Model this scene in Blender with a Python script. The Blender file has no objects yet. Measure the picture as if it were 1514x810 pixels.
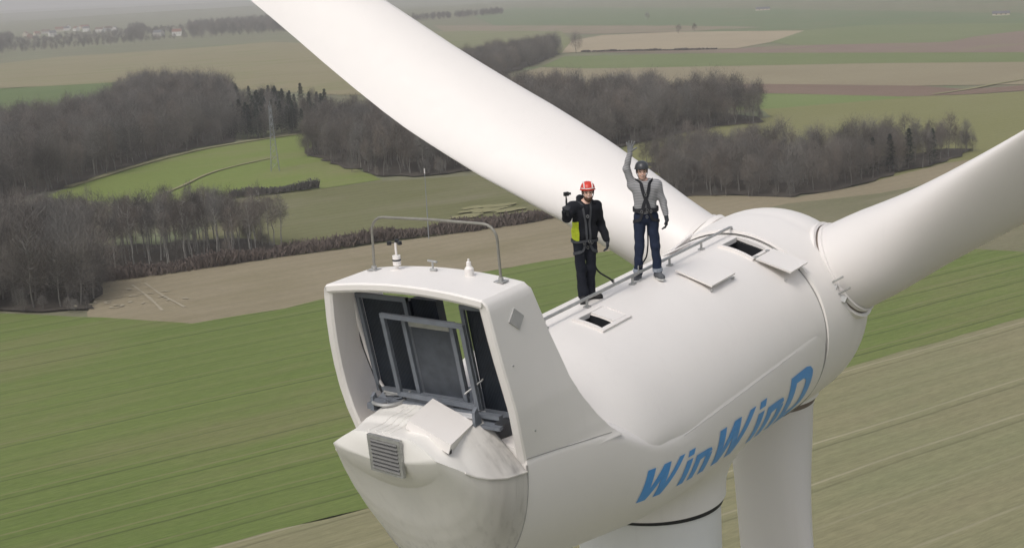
import bpy, bmesh, math, random
import numpy as np
from mathutils import Vector, Matrix, Euler
from mathutils.geometry import tessellate_polygon
rng = np.random.default_rng(7)
random.seed(7)
S = bpy.context.scene
COL = S.collection
R = math.radians

# ------------------------------------------------------------------ camera, world, sun, exposure
HUB_Z = 66.0                     # height of the nacelle roof line above the ground
TILT = R(1.5)
cam_d = bpy.data.cameras.new('camera')
cam = bpy.data.objects.new('camera', cam_d)
COL.objects.link(cam)
cam.location = (-17.866, -9.408, 70.542)
_th, _ro, _ps = R(12.2), R(2.9), R(33.4)
_h = Vector((math.cos(_ps), math.sin(_ps), 0)); _r = Vector((math.sin(_ps), -math.cos(_ps), 0)); _u = Vector((0, 0, 1))
_f = _h*math.cos(_th) - _u*math.sin(_th)
_up = _u*math.cos(_th) + _h*math.sin(_th)
_right = _r*math.cos(_ro) - _up*math.sin(_ro)
_up2 = _up*math.cos(_ro) + _r*math.sin(_ro)
cam.matrix_world = Matrix(((_right.x, _up2.x, -_f.x, cam.location.x), (_right.y, _up2.y, -_f.y, cam.location.y),
                           (_right.z, _up2.z, -_f.z, cam.location.z), (0, 0, 0, 1)))
cam_d.sensor_width = 36; cam_d.lens = 2000/1514*36
cam_d.clip_start = 0.2; cam_d.clip_end = 60000
S.camera = cam
S.view_settings.view_transform = 'Standard'; S.view_settings.look = 'None'
S.view_settings.exposure = 0.0; S.view_settings.gamma = 1.0
SUN_EL, SUN_AZ = 56, 178          # azimuth: direction the light comes FROM, degrees counter-clockwise from +X
W = bpy.data.worlds.new('World'); S.world = W; W.use_nodes = True
wn = W.node_tree
bg = wn.nodes['Background']
sky = wn.nodes.new('ShaderNodeTexSky'); sky.sky_type = 'NISHITA'; sky.sun_disc = False
sky.sun_elevation = R(SUN_EL); sky.sun_rotation = R(90 - SUN_AZ); sky.dust_density = 4.0; sky.air_density = 1.0
hs = wn.nodes.new('ShaderNodeHueSaturation'); hs.inputs['Saturation'].default_value = 0.36; hs.inputs['Value'].default_value = 1.25
wn.links.new(sky.outputs[0], hs.inputs['Color']); wn.links.new(hs.outputs[0], bg.inputs['Color'])
bg.inputs['Strength'].default_value = 0.12
sun_d = bpy.data.lights.new('sun', 'SUN'); sun_d.energy = 1.1; sun_d.angle = R(16); sun_d.color = (1.0, 0.95, 0.87)
sun = bpy.data.objects.new('sun', sun_d); COL.objects.link(sun)
_sd = Vector((math.cos(R(SUN_AZ))*math.cos(R(SUN_EL)), math.sin(R(SUN_AZ))*math.cos(R(SUN_EL)), math.sin(R(SUN_EL))))
sun.rotation_euler = _sd.to_track_quat('Z', 'Y').to_euler(); sun.location = (-40, -40, 160)

# ------------------------------------------------------------------ helpers
def mesh_of(name, v, f, mats=None, smooth=True, fm=None, sharp=None):
    me = bpy.data.meshes.new(name)
    me.from_pydata([tuple(p) for p in np.asarray(v, float).tolist()] if len(v) else [], [], [list(q) for q in f])
    for m in (mats if isinstance(mats, (list, tuple)) else [mats]):
        if m: me.materials.append(m)
    if fm is not None: me.polygons.foreach_set('material_index', np.asarray(fm, np.int32))
    me.polygons.foreach_set('use_smooth', np.full(len(me.polygons), bool(smooth)))
    me.update()
    if smooth and sharp: me.set_sharp_from_angle(angle=R(sharp))
    return me
def link(name, me, parent=None, kind=None, label=None, cat=None, group=None):
    o = bpy.data.objects.new(name, me); COL.objects.link(o)
    if parent is not None: o.parent = parent
    tag(o, label, cat, group, kind)
    return o
def tag(o, label=None, cat=None, group=None, kind=None):
    if label: o['label'] = label
    if cat: o['category'] = cat
    if group: o['group'] = group
    if kind: o['kind'] = kind
    return o
class MB:
    """collects simple solids into one mesh"""
    def __init__(s): s.v = []; s.f = []; s.n = 0
    def add(s, v, f):
        v = np.asarray(v, float).reshape(-1, 3)
        s.v.append(v); s.f += [[i + s.n for i in q] for q in f]; s.n += len(v); return s
    def box(s, c, d, rot=None):
        c = np.asarray(c, float); hx, hy, hz = np.asarray(d, float)/2
        p = np.array([[x, y, z] for x in (-hx, hx) for y in (-hy, hy) for z in (-hz, hz)])
        if rot is not None: p = p @ np.array(rot.to_matrix() if hasattr(rot, 'to_matrix') else rot).T
        return s.add(p + c, [(0,1,3,2),(4,6,7,5),(0,4,5,1),(2,3,7,6),(0,2,6,4),(1,5,7,3)])
    def tube(s, pts, r, n=8, cap=True):
        pts = np.asarray(pts, float); m = len(pts)
        r = np.full(m, r) if np.isscalar(r) else np.asarray(r, float)
        t = np.gradient(pts, axis=0); t /= np.linalg.norm(t, axis=1)[:, None] + 1e-12
        a = np.array([0, 0, 1.0]) if abs(t[0][2]) < .9 else np.array([1.0, 0, 0])
        V = []
        for i in range(m):
            u = a - t[i]*(a@t[i]); u /= np.linalg.norm(u) + 1e-12; w = np.cross(t[i], u); a = u
            for k in range(n):
                q = 2*math.pi*k/n; V.append(pts[i] + r[i]*(math.cos(q)*u + math.sin(q)*w))
        F = [(i*n+k, i*n+(k+1) % n, (i+1)*n+(k+1) % n, (i+1)*n+k) for i in range(m-1) for k in range(n)]
        if cap: F += [tuple(range(n-1, -1, -1)), tuple(range((m-1)*n, m*n))]
        return s.add(V, F)
    def slab(s, quad, thick, nrm=None):
        q = np.asarray(quad, float); k = len(q)
        n = np.cross(q[1]-q[0], q[2]-q[0]) if nrm is None else np.asarray(nrm, float)
        n = n/np.linalg.norm(n)
        return s.add(np.vstack([q, q - n*thick]), [tuple(range(k)), tuple(range(2*k-1, k-1, -1))] + [(i, i+k, (i+1) % k + k, (i+1) % k) for i in range(k)])
    def grid(s, P, cu=False, cv=False):
        P = np.asarray(P, float); a, b = P.shape[:2]
        F = []
        for i in range(a if cu else a-1):
            for j in range(b if cv else b-1):
                i2, j2 = (i+1) % a, (j+1) % b
                F.append((i*b+j, i2*b+j, i2*b+j2, i*b+j2))
        return s.add(P, F)
    def lathe(s, prof, o, ax, n=48, a0=0, a1=2*math.pi):
        """prof: (along, radius); o origin; ax axis"""
        ax = np.asarray(ax, float); ax /= np.linalg.norm(ax)
        u = np.cross(ax, [0, 0, 1.0]) if abs(ax[2]) < .9 else np.cross(ax, [0, 1.0, 0]); u /= np.linalg.norm(u); w = np.cross(ax, u)
        full = abs(a1-a0) > 6.28
        th = np.linspace(a0, a1, n, endpoint=not full)
        P = np.array([[np.asarray(o) + ax*h + r*(math.cos(t)*u + math.sin(t)*w) for t in th] for h, r in prof])
        return s.grid(P, cv=full)
    def mesh(s, name, mats, smooth=True, sharp=35):
        return mesh_of(name, np.vstack(s.v), s.f, mats, smooth, None, sharp)

def new_mat(name):
    m = bpy.data.materials.new(name); m.use_nodes = True
    nt = m.node_tree; b = nt.nodes['Principled BSDF']
    return m, nt, b
class NT:
    """tiny node-building shorthand"""
    def __init__(s, nt): s.nt = nt
    def n(s, t, **k):
        x = s.nt.nodes.new(t)
        for a, v in k.items():
            if a in x.inputs: x.inputs[a].default_value = v
            else: setattr(x, a, v)
        return x
    def l(s, a, b): s.nt.links.new(a, b)
    def noise(s, vec, scale, detail=4, rough=.55, dist=0):
        x = s.n('ShaderNodeTexNoise'); x.inputs['Scale'].default_value = scale; x.inputs['Detail'].default_value = detail
        x.inputs['Roughness'].default_value = rough; x.inputs['Distortion'].default_value = dist
        if vec is not None: s.l(vec, x.inputs['Vector'])
        return x.outputs['Fac']
    def ramp(s, fac, stops):
        x = s.n('ShaderNodeValToRGB'); cr = x.color_ramp
        while len(cr.elements) < len(stops): cr.elements.new(.5)
        for e, (p, c) in zip(cr.elements, stops):
            e.position = p; e.color = (c, c, c, 1) if np.isscalar(c) else (*c, 1)
        s.l(fac, x.inputs[0]); return x.outputs[0]
    def mix(s, fac, a, b, mode='MIX'):
        x = s.n('ShaderNodeMix'); x.data_type = 'RGBA'; x.blend_type = mode
        for i, v in ((0, fac), (6, a), (7, b)):
            if hasattr(v, 'links'): s.l(v, x.inputs[i])
            else: x.inputs[i].default_value = v if i == 0 else (*v, 1)
        return x.outputs[2]
    def math(s, op, a, b=0.0, c=0.0):
        x = s.n('ShaderNodeMath'); x.operation = op
        for i, v in ((0, a), (1, b), (2, c)):
            if hasattr(v, 'links'): s.l(v, x.inputs[i])
            else: x.inputs[i].default_value = v
        return x.outputs[0]
    def mapv(s, vec, scale=(1, 1, 1), rot=(0, 0, 0), loc=(0, 0, 0)):
        x = s.n('ShaderNodeMapping'); x.inputs['Scale'].default_value = scale; x.inputs['Rotation'].default_value = rot; x.inputs['Location'].default_value = loc
        s.l(vec, x.inputs['Vector']); return x.outputs[0]
    def obj(s): return s.n('ShaderNodeTexCoord').outputs['Object']
    def bump(s, h, strength, dist, b):
        x = s.n('ShaderNodeBump'); x.inputs['Strength'].default_value = strength; x.inputs['Distance'].default_value = dist
        s.l(h, x.inputs['Height']); s.l(x.outputs[0], b.inputs['Normal'])
def flat(name, col, rough=.6, metal=0.0, var=.12, scale=8.0, spec=None):
    m, nt, b = new_mat(name); T = NT(nt)
    f = T.noise(T.obj(), scale)
    c = T.mix(T.ramp(f, [(.3, 0.0), (.7, 1.0)]), tuple(x*(1-var) for x in col), tuple(min(1, x*(1+var)) for x in col))
    T.l(c, b.inputs['Base Color']); b.inputs['Roughness'].default_value = rough; b.inputs['Metallic'].default_value = metal
    if spec is not None: b.inputs['Specular IOR Level'].default_value = spec
    return m
def painted(name, col, streaks=0.0, grime=False, mottle=.955):
    """weathered gel-coat: faint mottling, fine dirt, rain streaks running down where asked"""
    m, nt, b = new_mat(name); T = NT(nt); o = T.obj()
    big = T.ramp(T.noise(o, .7, 4), [(.3, 0.0), (.75, 1.0)])
    c = T.mix(big, tuple(x*mottle for x in col), col)
    fine = T.ramp(T.noise(o, 26, 3), [(.60, 0.0), (.80, 1.0)])
    c = T.mix(T.math('MULTIPLY', fine, .09), c, (.42, .38, .33))
    run = T.ramp(T.noise(T.mapv(o, (9, 9, .55)), 1.0, 5, .6), [(.56, 0.0), (.80, 1.0)])
    c = T.mix(T.math('MULTIPLY', run, .06 + streaks*.10), c, (.30, .285, .26))
    if streaks > .3:
        band = T.ramp(T.noise(T.mapv(o, (14, 14, .25)), 1.0, 3, .5), [(.50, 0.0), (.72, 1.0)])
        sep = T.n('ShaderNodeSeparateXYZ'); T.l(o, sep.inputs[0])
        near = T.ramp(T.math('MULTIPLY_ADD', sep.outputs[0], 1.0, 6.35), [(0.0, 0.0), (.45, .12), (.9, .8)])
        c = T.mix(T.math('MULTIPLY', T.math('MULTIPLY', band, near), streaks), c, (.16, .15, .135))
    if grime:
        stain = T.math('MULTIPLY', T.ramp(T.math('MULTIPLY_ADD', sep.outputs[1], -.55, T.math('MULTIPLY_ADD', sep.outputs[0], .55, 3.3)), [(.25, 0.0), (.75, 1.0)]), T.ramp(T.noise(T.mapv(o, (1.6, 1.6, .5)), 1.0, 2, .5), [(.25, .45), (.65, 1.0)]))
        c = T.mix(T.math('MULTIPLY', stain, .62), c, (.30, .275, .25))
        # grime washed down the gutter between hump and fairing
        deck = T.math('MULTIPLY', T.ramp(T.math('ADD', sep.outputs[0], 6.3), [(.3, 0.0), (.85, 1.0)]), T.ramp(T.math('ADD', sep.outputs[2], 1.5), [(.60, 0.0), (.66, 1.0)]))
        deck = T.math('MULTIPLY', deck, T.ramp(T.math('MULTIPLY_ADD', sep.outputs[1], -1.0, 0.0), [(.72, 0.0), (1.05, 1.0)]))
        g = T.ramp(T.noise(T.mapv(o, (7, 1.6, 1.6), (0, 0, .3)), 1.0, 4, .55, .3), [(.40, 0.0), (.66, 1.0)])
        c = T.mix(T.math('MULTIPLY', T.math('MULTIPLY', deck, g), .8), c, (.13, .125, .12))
    T.l(c, b.inputs['Base Color'])
    T.l(T.ramp(T.noise(o, 5, 4), [(.3, .40), (.7, .47)]), b.inputs['Roughness'])
    T.bump(T.noise(o, 1.1, 1), .03, .012, b)
    return m
WHITE = (.795, .758, .728)
M = {}
M['shell'] = painted('white_shell_paint', WHITE, .04)
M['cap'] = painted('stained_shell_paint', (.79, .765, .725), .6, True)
M['deck'] = painted('stained_deck_paint', (.62, .60, .57), .7)
M['blade'] = painted('blade_gelcoat', (.715, .682, .660), 0, False, .985)
M['tower'] = painted('tower_paint', (.76, .755, .75), .03)
M['galv'] = flat('galvanised_steel', (.42, .42, .41), .45, .55, .15)
M['bar'] = flat('grey_painted_steel', (.155, .17, .195), .5, .1, .12)
M['seam2'] = flat('pale_joint', (.50, .48, .46), .6)
M['hoop'] = flat('dull_steel_tube', (.26, .25, .22), .55, .4, .15)
M['slat'] = flat('grey_louvre_slat', (.15, .147, .142), .6)
M['dark'] = flat('dark_seal_rubber', (.018, .018, .02), .6)
M['brown'] = flat('rusty_seam_grease', (.16, .125, .10), .7)
M['seam'] = flat('seam_sealant', (.30, .29, .275), .7)
M['black'] = flat('black_plastic', (.02, .021, .024), .5)
M['plate'] = flat('grey_marker_plate', (.40, .39, .38), .6)
M['blue'] = flat('blue_lettering_film', (.07, .31, .72), .4, 0, .06)
M['inner'] = flat('inside_shell_grey', (.52, .52, .53), .6)
def finned(name, col, col2, sc):
    m, nt, b = new_mat(name); T = NT(nt); o = T.obj()
    w = T.n('ShaderNodeTexWave'); w.wave_type = 'BANDS'; w.bands_direction = 'Y'; w.inputs['Scale'].default_value = sc; T.l(o, w.inputs['Vector'])
    c = T.mix(w.outputs['Fac'], col, col2); n = T.ramp(T.noise(o, 6, 3), [(.35, .8), (.7, 1.15)])
    T.l(T.mix(1.0, c, n, 'MULTIPLY'), b.inputs['Base Color']); b.inputs['Roughness'].default_value = .55; b.inputs['Metallic'].default_value = .2
    T.bump(w.outputs['Fac'], .4, .01, b); return m
M['rad'] = finned('radiator_core', (.012, .017, .026), (.03, .038, .052), 14)
M['radlight'] = finned('radiator_mesh_guard', (.06, .067, .08), (.10, .112, .132), 22)
WOODKEYS = ['W1', 'W2a', 'W2b', 'W3', 'W4', 'W5', 'W6']

# ------------------------------------------------------------------ ground, fields, tracks
LAND = {"fields": [["grass_field", "mid", [[224.9, 264.1], [328.5, 334.9], [354.7, 319.5], [377.9, 307.8], [398.5, 280.3], [431.4, 240.2], [399.3, 196.0], [381.7, 177.7], [355.5, 197.3], [320.6, 204.8], [212.1, 270.5]]], ["grass_field", "hill", [[309.0, 417.5], [336.6, 429.7], [398.5, 456.5], [443.6, 468.5], [478.5, 466.1], [505.2, 458.4], [525.2, 443.6], [407.6, 347.0], [380.8, 310.1], [354.7, 319.5], [327.8, 337.5], [308.1, 364.6]]], ["grass_field", "olive", [[431.4, 240.2], [510.2, 273.3], [564.7, 255.8], [603.6, 244.8], [724.1, 310.8], [706.9, 210.1], [722.9, 175.3], [738.5, 156.7], [754.2, 36.4], [561.5, 23.8], [475.0, 98.1], [432.2, 113.1], [379.3, 186.3]]], ["crop_field", "brightstrip", [[724.1, 310.8], [714.0, 227.1], [711.0, 200.5], [644.0, 257.6], [632.3, 278.8]]], ["ploughed_field", "brown", [[787.4, 356.7], [781.4, 290.9], [771.3, 221.8], [750.2, 189.4], [774.8, 164.8], [742.4, 157.6], [722.9, 178.8], [706.9, 210.1], [728.3, 312.6]]], ["stubble_field", "tan", [[729.7, 512.4], [943.3, 585.2], [923.8, 529.1], [950.4, 303.7], [955.6, 205.0], [955.6, 49.4], [800.5, 39.4], [779.0, 165.7], [771.3, 221.8], [781.4, 290.9], [787.4, 356.7], [669.4, 371.0]]], ["crop_field", "green2", [[950.9, 589.9], [1076.2, 641.1], [1091.6, 494.4], [1045.2, 224.9], [1010.2, 53.0], [955.6, 49.4], [949.3, 203.6], [950.4, 303.7], [923.8, 529.1]]], ["ploughed_field", "mauve", [[1134.6, 664.1], [1139.9, 516.3], [1182.1, 460.9], [1190.9, 321.7], [1267.3, 318.3], [1355.1, 293.8], [1433.2, 80.5], [1010.2, 53.0], [1045.2, 224.9], [1091.6, 494.4]]], ["stubble_field", "pale", [[1127.5, 675.2], [1350.4, 794.1], [1462.3, 816.1], [1502.7, 734.5], [1459.1, 553.4], [1243.5, 505.9], [1155.1, 502.9], [1132.9, 655.5]]], ["crop_field", "green3", [[1459.1, 553.4], [1554.4, 515.3], [1507.2, 327.7], [1527.8, 208.0], [1355.1, 293.8], [1267.3, 318.3], [1190.9, 321.7], [1182.1, 460.9], [1243.5, 505.9]]], ["crop_field", "bluegreen", [[1756.5, 1158.8], [1502.7, 734.5], [1459.1, 553.4], [1554.4, 515.3], [1507.2, 327.7], [1535.0, 146.6], [1757.0, 383.2], [2009.3, 646.7], [2442.1, 1114.7], [3068.9, 1976.6], [2454.0, 1686.9]]], ["ploughed_field", "mauve2", [[1960.3, 1436.6], [1679.2, 820.7], [1569.6, 647.7], [1502.7, 734.5], [1502.0, 848.0], [1662.6, 1194.7]]], ["crop_field", "green4", [[1423.5, 1135.1], [1726.0, 1266.0], [1605.5, 959.5], [1350.4, 794.1], [1127.5, 675.2], [1009.8, 698.6]]], ["stubble_field", "tanleft", [[941.2, 1690.1], [1093.5, 1489.7], [1217.7, 1524.9], [1332.3, 1436.4], [1499.0, 1399.2], [1321.9, 1054.9], [983.8, 680.8], [706.7, 491.2], [703.6, 602.2], [806.2, 919.3], [754.6, 1036.9], [685.9, 1243.1]]], ["crop_field", "darkgreen", [[650.1, 1180.4], [748.1, 1028.2], [813.7, 945.1], [819.1, 899.3], [606.7, 697.1], [576.4, 798.9], [536.7, 981.8]]], ["stubble_field", "stubble", [[180.5, 238.3], [195.8, 254.0], [209.9, 267.4], [318.7, 203.6], [353.2, 196.0], [379.1, 176.5], [382.1, 145.4], [405.6, 136.1], [466.3, 122.5], [495.8, 102.8], [583.1, 25.2], [332.0, 8.9], [319.9, 76.2], [320.3, 108.5], [312.4, 141.5], [292.9, 159.0], [217.0, 198.5], [205.4, 200.8], [186.7, 211.0]]], ["rough_field", "rough", [[337.7, 153.0], [370.6, 144.2], [396.0, 124.1], [466.8, 96.3], [551.3, 23.2], [322.1, 8.3], [320.6, 63.8], [319.9, 76.2], [318.5, 107.9], [309.5, 144.2]]], ["crop_field", "near", [[108.2, 420.4], [175.9, 263.8], [182.6, 236.2], [186.7, 211.0], [205.4, 200.8], [217.0, 198.5], [292.9, 159.0], [312.4, 141.5], [320.3, 108.5], [319.9, 76.2], [320.6, 63.8], [321.3, 8.2], [318.2, 21.4], [256.5, 49.5], [206.0, 71.1], [120.0, 105.8], [100.0, 116.1], [82.0, 125.0], [36.9, 161.4]]], ["crop_field", "beige", [[325.8, 15.3], [256.5, 49.5], [206.0, 71.1], [120.0, 105.8], [100.0, 116.1], [82.0, 125.0], [36.9, 161.4], [-4.5, 56.7], [45.8, -27.1], [332.7, -72.5]]]], "woods": {"W1": [[249.2, 420.1], [292.5, 419.6], [339.4, 433.0], [402.1, 460.5], [447.9, 472.9], [466.7, 471.0], [613.5, 609.6], [645.1, 653.9], [669.9, 725.2], [640.4, 734.6], [501.6, 613.7], [434.4, 609.2], [403.1, 657.5]], "W2a": [[161.0, 284.0], [178.2, 266.9], [180.7, 255.2], [187.7, 244.5], [204.7, 261.4], [217.4, 284.9], [212.2, 312.3], [194.5, 335.7]], "W2b": [[212.5, 278.9], [220.8, 280.6], [231.5, 266.0], [241.6, 255.8], [254.2, 250.0], [263.5, 252.2], [267.3, 266.1], [266.9, 280.7], [240.2, 315.2], [235.2, 343.0], [215.7, 368.5], [197.5, 340.3]], "W3": [[437.5, 398.9], [409.7, 355.9], [386.7, 314.7], [394.7, 296.4], [416.8, 280.1], [511.8, 342.4], [509.9, 426.7], [484.2, 431.2]], "W4": [[420.1, 282.2], [451.7, 263.8], [495.4, 262.2], [562.1, 254.6], [580.9, 238.9], [602.9, 251.6], [618.6, 284.0], [613.5, 340.3], [636.0, 414.5], [633.7, 446.0], [509.6, 356.3]], "W5": [[442.9, 230.3], [397.6, 202.5], [374.3, 183.9], [381.5, 147.4], [408.2, 137.0], [469.6, 123.4], [503.6, 122.6], [503.7, 132.8], [475.1, 149.7], [459.6, 170.1], [449.9, 198.3], [444.6, 222.5]], "W6": [[873.6, 645.2], [819.9, 556.5], [999.2, 619.6], [1107.0, 664.6], [1197.9, 729.3], [1077.2, 697.8], [976.3, 682.9]]}, "lines": {"scrub": [[211.2, 270.6], [226.9, 261.1], [238.8, 253.0], [255.5, 246.2], [281.3, 233.2], [297.4, 220.7], [320.0, 206.8], [339.4, 199.2]], "woodpath": [[330.0, 427.7], [362.1, 441.2], [396.7, 454.5], [441.5, 466.4], [476.1, 463.9], [499.5, 458.0]], "track": [[330.7, 373.3], [348.9, 381.5], [371.2, 395.0], [393.4, 401.6], [420.7, 403.7]], "hedge1": [[329.0, 338.7], [340.8, 329.9], [356.1, 320.7]], "farhedge": [[1132.9, 655.5], [1134.8, 555.0], [1139.9, 516.3]], "farwoodL": [[1177.0, 1753.7], [1319.9, 1792.2], [1467.9, 1766.8], [1639.1, 1762.6], [1793.0, 1703.1], [1930.0, 1728.8]], "farwood2": [[2194.3, 1674.6], [2341.7, 1644.3], [2485.1, 1636.8]], "path2": [[718.6, 199.0], [746.1, 188.4], [779.3, 182.0], [810.0, 172.6], [861.1, 150.3]]}, "pts": {"pylon": [388.3, 371.2], "mast": [286.9, 219.4], "lone": [1123.7, 656.3], "conA": [[509.0, 470.7], [539.8, 542.5], [523.0, 461.1], [575.5, 542.1], [529.4, 494.6], [576.5, 579.5], [485.3, 472.2], [595.4, 548.6], [487.9, 493.8], [578.3, 565.3], [480.5, 467.1], [516.0, 482.8], [481.9, 474.1], [570.7, 505.6], [587.4, 561.6], [523.7, 506.7], [511.3, 516.6], [564.6, 542.2], [544.2, 488.1], [540.1, 521.0], [498.0, 502.6], [527.4, 505.4], [480.2, 474.1], [503.3, 495.0], [558.2, 535.8], [504.0, 472.8], [503.6, 501.5], [479.8, 483.5], [558.2, 555.4], [485.1, 468.0], [565.8, 527.5], [585.0, 562.9], [588.2, 585.5], [538.5, 471.4], [576.4, 547.8], [498.7, 463.3], [549.4, 519.2], [483.4, 485.7], [535.9, 538.4], [503.6, 465.3], [544.7, 541.2], [492.3, 487.8], [543.8, 526.1], [549.0, 481.0], [509.1, 480.0], [568.6, 535.0], [590.8, 561.4], [526.2, 462.7], [561.6, 527.1], [568.6, 565.7], [501.2, 481.4], [515.9, 466.4], [507.3, 466.3], [511.2, 490.7], [539.2, 522.8], [516.4, 467.2], [482.3, 468.4], [529.5, 487.1], [528.3, 532.6], [514.3, 501.6], [498.5, 472.0], [502.5, 463.1], [518.8, 498.8], [499.7, 454.6], [494.4, 475.9], [517.5, 461.4], [535.3, 501.7], [493.5, 487.7], [545.4, 480.7], [512.3, 468.9], [588.9, 533.8], [530.5, 478.9], [551.1, 505.2], [505.1, 467.1], [511.8, 472.2], [585.7, 587.3], [518.7, 492.1], [512.1, 501.7], [578.5, 544.7], [590.6, 589.8], [584.3, 562.3], [555.4, 524.0], [528.0, 488.5], [486.6, 476.3], [548.2, 552.8], [549.5, 532.7], [493.8, 491.6], [600.4, 553.3], [562.0, 524.0], [552.6, 495.4], [523.0, 470.0], [591.3, 564.6]], "conB": [[425.7, 140.0], [432.4, 138.2], [439.8, 134.7], [450.5, 131.4], [461.9, 126.5]], "houses": [[2089.4, 2682.6], [2216.8, 2811.1], [2012.1, 2530.7], [2345.0, 2918.3], [2385.8, 2944.3], [2502.1, 3075.3], [2353.8, 2862.9], [2448.9, 2945.0], [2270.2, 2724.4], [2266.6, 2641.3], [2249.3, 2597.2], [1929.7, 2502.3], [2068.1, 2697.0], [2185.1, 2575.4], [1831.9, 1995.3], [1838.8, 1952.9]], "farm": [[2201.4, 911.4], [1725.4, 403.2]], "bushes": [[1450.5, 706.4], [1491.1, 704.6], [1909.9, 983.7]], "edge": [[430.1, 390.4], [435.0, 388.7], [414.2, 363.4]], "poles": [[210.2, 305.0]], "cham": [[210.4, 257.1], [193.0, 227.3]], "soil": [[315.2, 238.5], [342.8, 242.2], [349.6, 228.0], [334.5, 215.9], [317.0, 224.5]]}}
ROW_DIR = R(-23.5)               # heading of the drill rows and tramlines of the nearest fields
def field_mat(name, c1, c2, tram=0.0, rows=0.0, ang=ROW_DIR, tramcol=(.20, .17, .12), patch=None, pitch=9.0, streak=0.0):
    m, nt, b = new_mat(name); T = NT(nt)
    geo = T.n('ShaderNodeNewGeometry').outputs['Position']
    rot = T.mapv(geo, (1, 1, 0), (0, 0, -ang))
    big = T.noise(geo, .012, 3, .6); mid = T.noise(T.mapv(rot, (.02, .16, 1)), 1.0, 5, .65); fine = T.noise(geo, .9, 6, .75); grain = T.noise(T.mapv(rot, (.35, 2.2, 1)), 1.0, 4, .7)
    f = T.math('ADD', T.math('MULTIPLY', big, .45), T.math('ADD', T.math('MULTIPLY', mid, .35), T.math('MULTIPLY', fine, .22)))
    c = T.mix(T.ramp(f, [(.36, 0.0), (.64, 1.0)]), c1, c2)
    if patch:
        pf = T.ramp(T.noise(T.mapv(rot, (.010, .03, 1)), 1.0, 4, .6), [(.50, 0.0), (.66, 1.0)])
        c = T.mix(T.math('MULTIPLY', pf, .75), c, patch)
    c = T.mix(1.0, c, T.ramp(grain, [(.25, .80), (.75, 1.18)]), 'MULTIPLY')
    sep = T.n('ShaderNodeSeparateXYZ'); T.l(rot, sep.inputs[0])
    wob = T.math('MULTIPLY', T.math('SUBTRACT', T.noise(geo, .014, 3), .5), 3.4)
    y = T.math('ADD', sep.outputs[1], wob)
    if rows:
        s = T.math('SINE', T.math('MULTIPLY', y, 2*math.pi/1.9)); s2 = T.math('SINE', T.math('MULTIPLY', y, 2*math.pi/5.3))
        rr = T.math('MULTIPLY_ADD', T.math('ADD', s, s2), rows*.5, 1.0)
        c = T.mix(1.0, c, rr, 'MULTIPLY')
    if tram:
        # wheel tracks: two narrow lines per pass, each pass at its own strength
        for off, k in ((0.0, 1.0), (2.0, .8)):
            ym = T.math('MODULO', T.math('ADD', y, 4000.0 + off), pitch)
            d = T.math('ABSOLUTE', T.math('SUBTRACT', ym, pitch/2))
            ln = T.ramp(d, [(.0, 1.0), (.16, .7), (.36, 0.0)])
            cell = T.math('FLOOR', T.math('DIVIDE', T.math('ADD', y, 4000.0 + off), pitch))
            wn_ = T.n('ShaderNodeTexWhiteNoise'); wn_.noise_dimensions = '1D'; T.l(cell, wn_.inputs['W'])
            amp = T.math('MULTIPLY', T.ramp(wn_.outputs['Value'], [(.05, .25), (.7, 1.0)]), T.ramp(mid, [(.3, .35), (.6, 1.0)]))
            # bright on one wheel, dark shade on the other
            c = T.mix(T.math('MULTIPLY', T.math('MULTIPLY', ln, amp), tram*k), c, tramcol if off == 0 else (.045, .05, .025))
    T.l(c, b.inputs['Base Color']); b.inputs['Roughness'].default_value = .95; b.inputs['Specular IOR Level'].default_value = .1
    T.bump(fine, .35, .25, b)
    return m
FM = dict(
 base=field_mat('far_farmland', (.155, .145, .10), (.20, .20, .125), patch=(.13, .17, .085)),
 mid=field_mat('dull_pasture', (.135, .135, .062), (.165, .165, .085), rows=.06, patch=(.20, .185, .12)),
 hill=field_mat('bright_pasture', (.150, .195, .048), (.175, .210, .062), rows=.04, patch=(.21, .20, .10)),
 olive=field_mat('olive_pasture', (.185, .185, .075), (.205, .20, .095), rows=.03),
 brightstrip=field_mat('young_crop', (.15, .20, .065), (.17, .21, .08)),
 brown=field_mat('ploughed_soil', (.17, .12, .092), (.20, .145, .11), rows=.05),
 tan=field_mat('tan_stubble', (.24, .205, .135), (.27, .235, .155), rows=.05),
 green2=field_mat('winter_wheat', (.14, .175, .07), (.165, .19, .085)),
 mauve=field_mat('mauve_plough', (.20, .15, .125), (.225, .17, .135), patch=(.21, .19, .12)),
 pale=field_mat('pale_stubble', (.31, .26, .18), (.36, .30, .21), rows=.05),
 green3=field_mat('wheat_strip', (.15, .18, .085), (.18, .20, .105)),
 bluegreen=field_mat('far_wheat', (.12, .165, .085), (.15, .18, .10), patch=(.17, .17, .10)),
 mauve2=field_mat('far_plough', (.23, .185, .135), (.25, .205, .15), patch=(.17, .19, .10)),
 green4=field_mat('far_pasture', (.165, .185, .085), (.20, .20, .11), patch=(.23, .20, .13)),
 tanleft=field_mat('tan_grassland', (.225, .195, .115), (.255, .225, .135), patch=(.19, .195, .09)),
 darkgreen=field_mat('dark_wheat', (.095, .14, .05), (.12, .16, .06)),
 stubble=field_mat('stubble', (.24, .205, .14), (.275, .235, .16), rows=.05, patch=(.20, .175, .105)),
 rough=field_mat('rough_grass', (.15, .15, .085), (.20, .185, .12), patch=(.24, .215, .15)),
 near=field_mat('tramlined_wheat', (.116, .158, .044), (.150, .186, .060), tram=.95, rows=.05, tramcol=(.20, .19, .10), patch=(.175, .175, .08), pitch=8.2),
 beige=field_mat('thin_crop', (.205, .196, .112), (.245, .226, .135), tram=.6, rows=.06, tramcol=(.42, .38, .28), patch=(.205, .21, .115), pitch=11.5),
)
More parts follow.
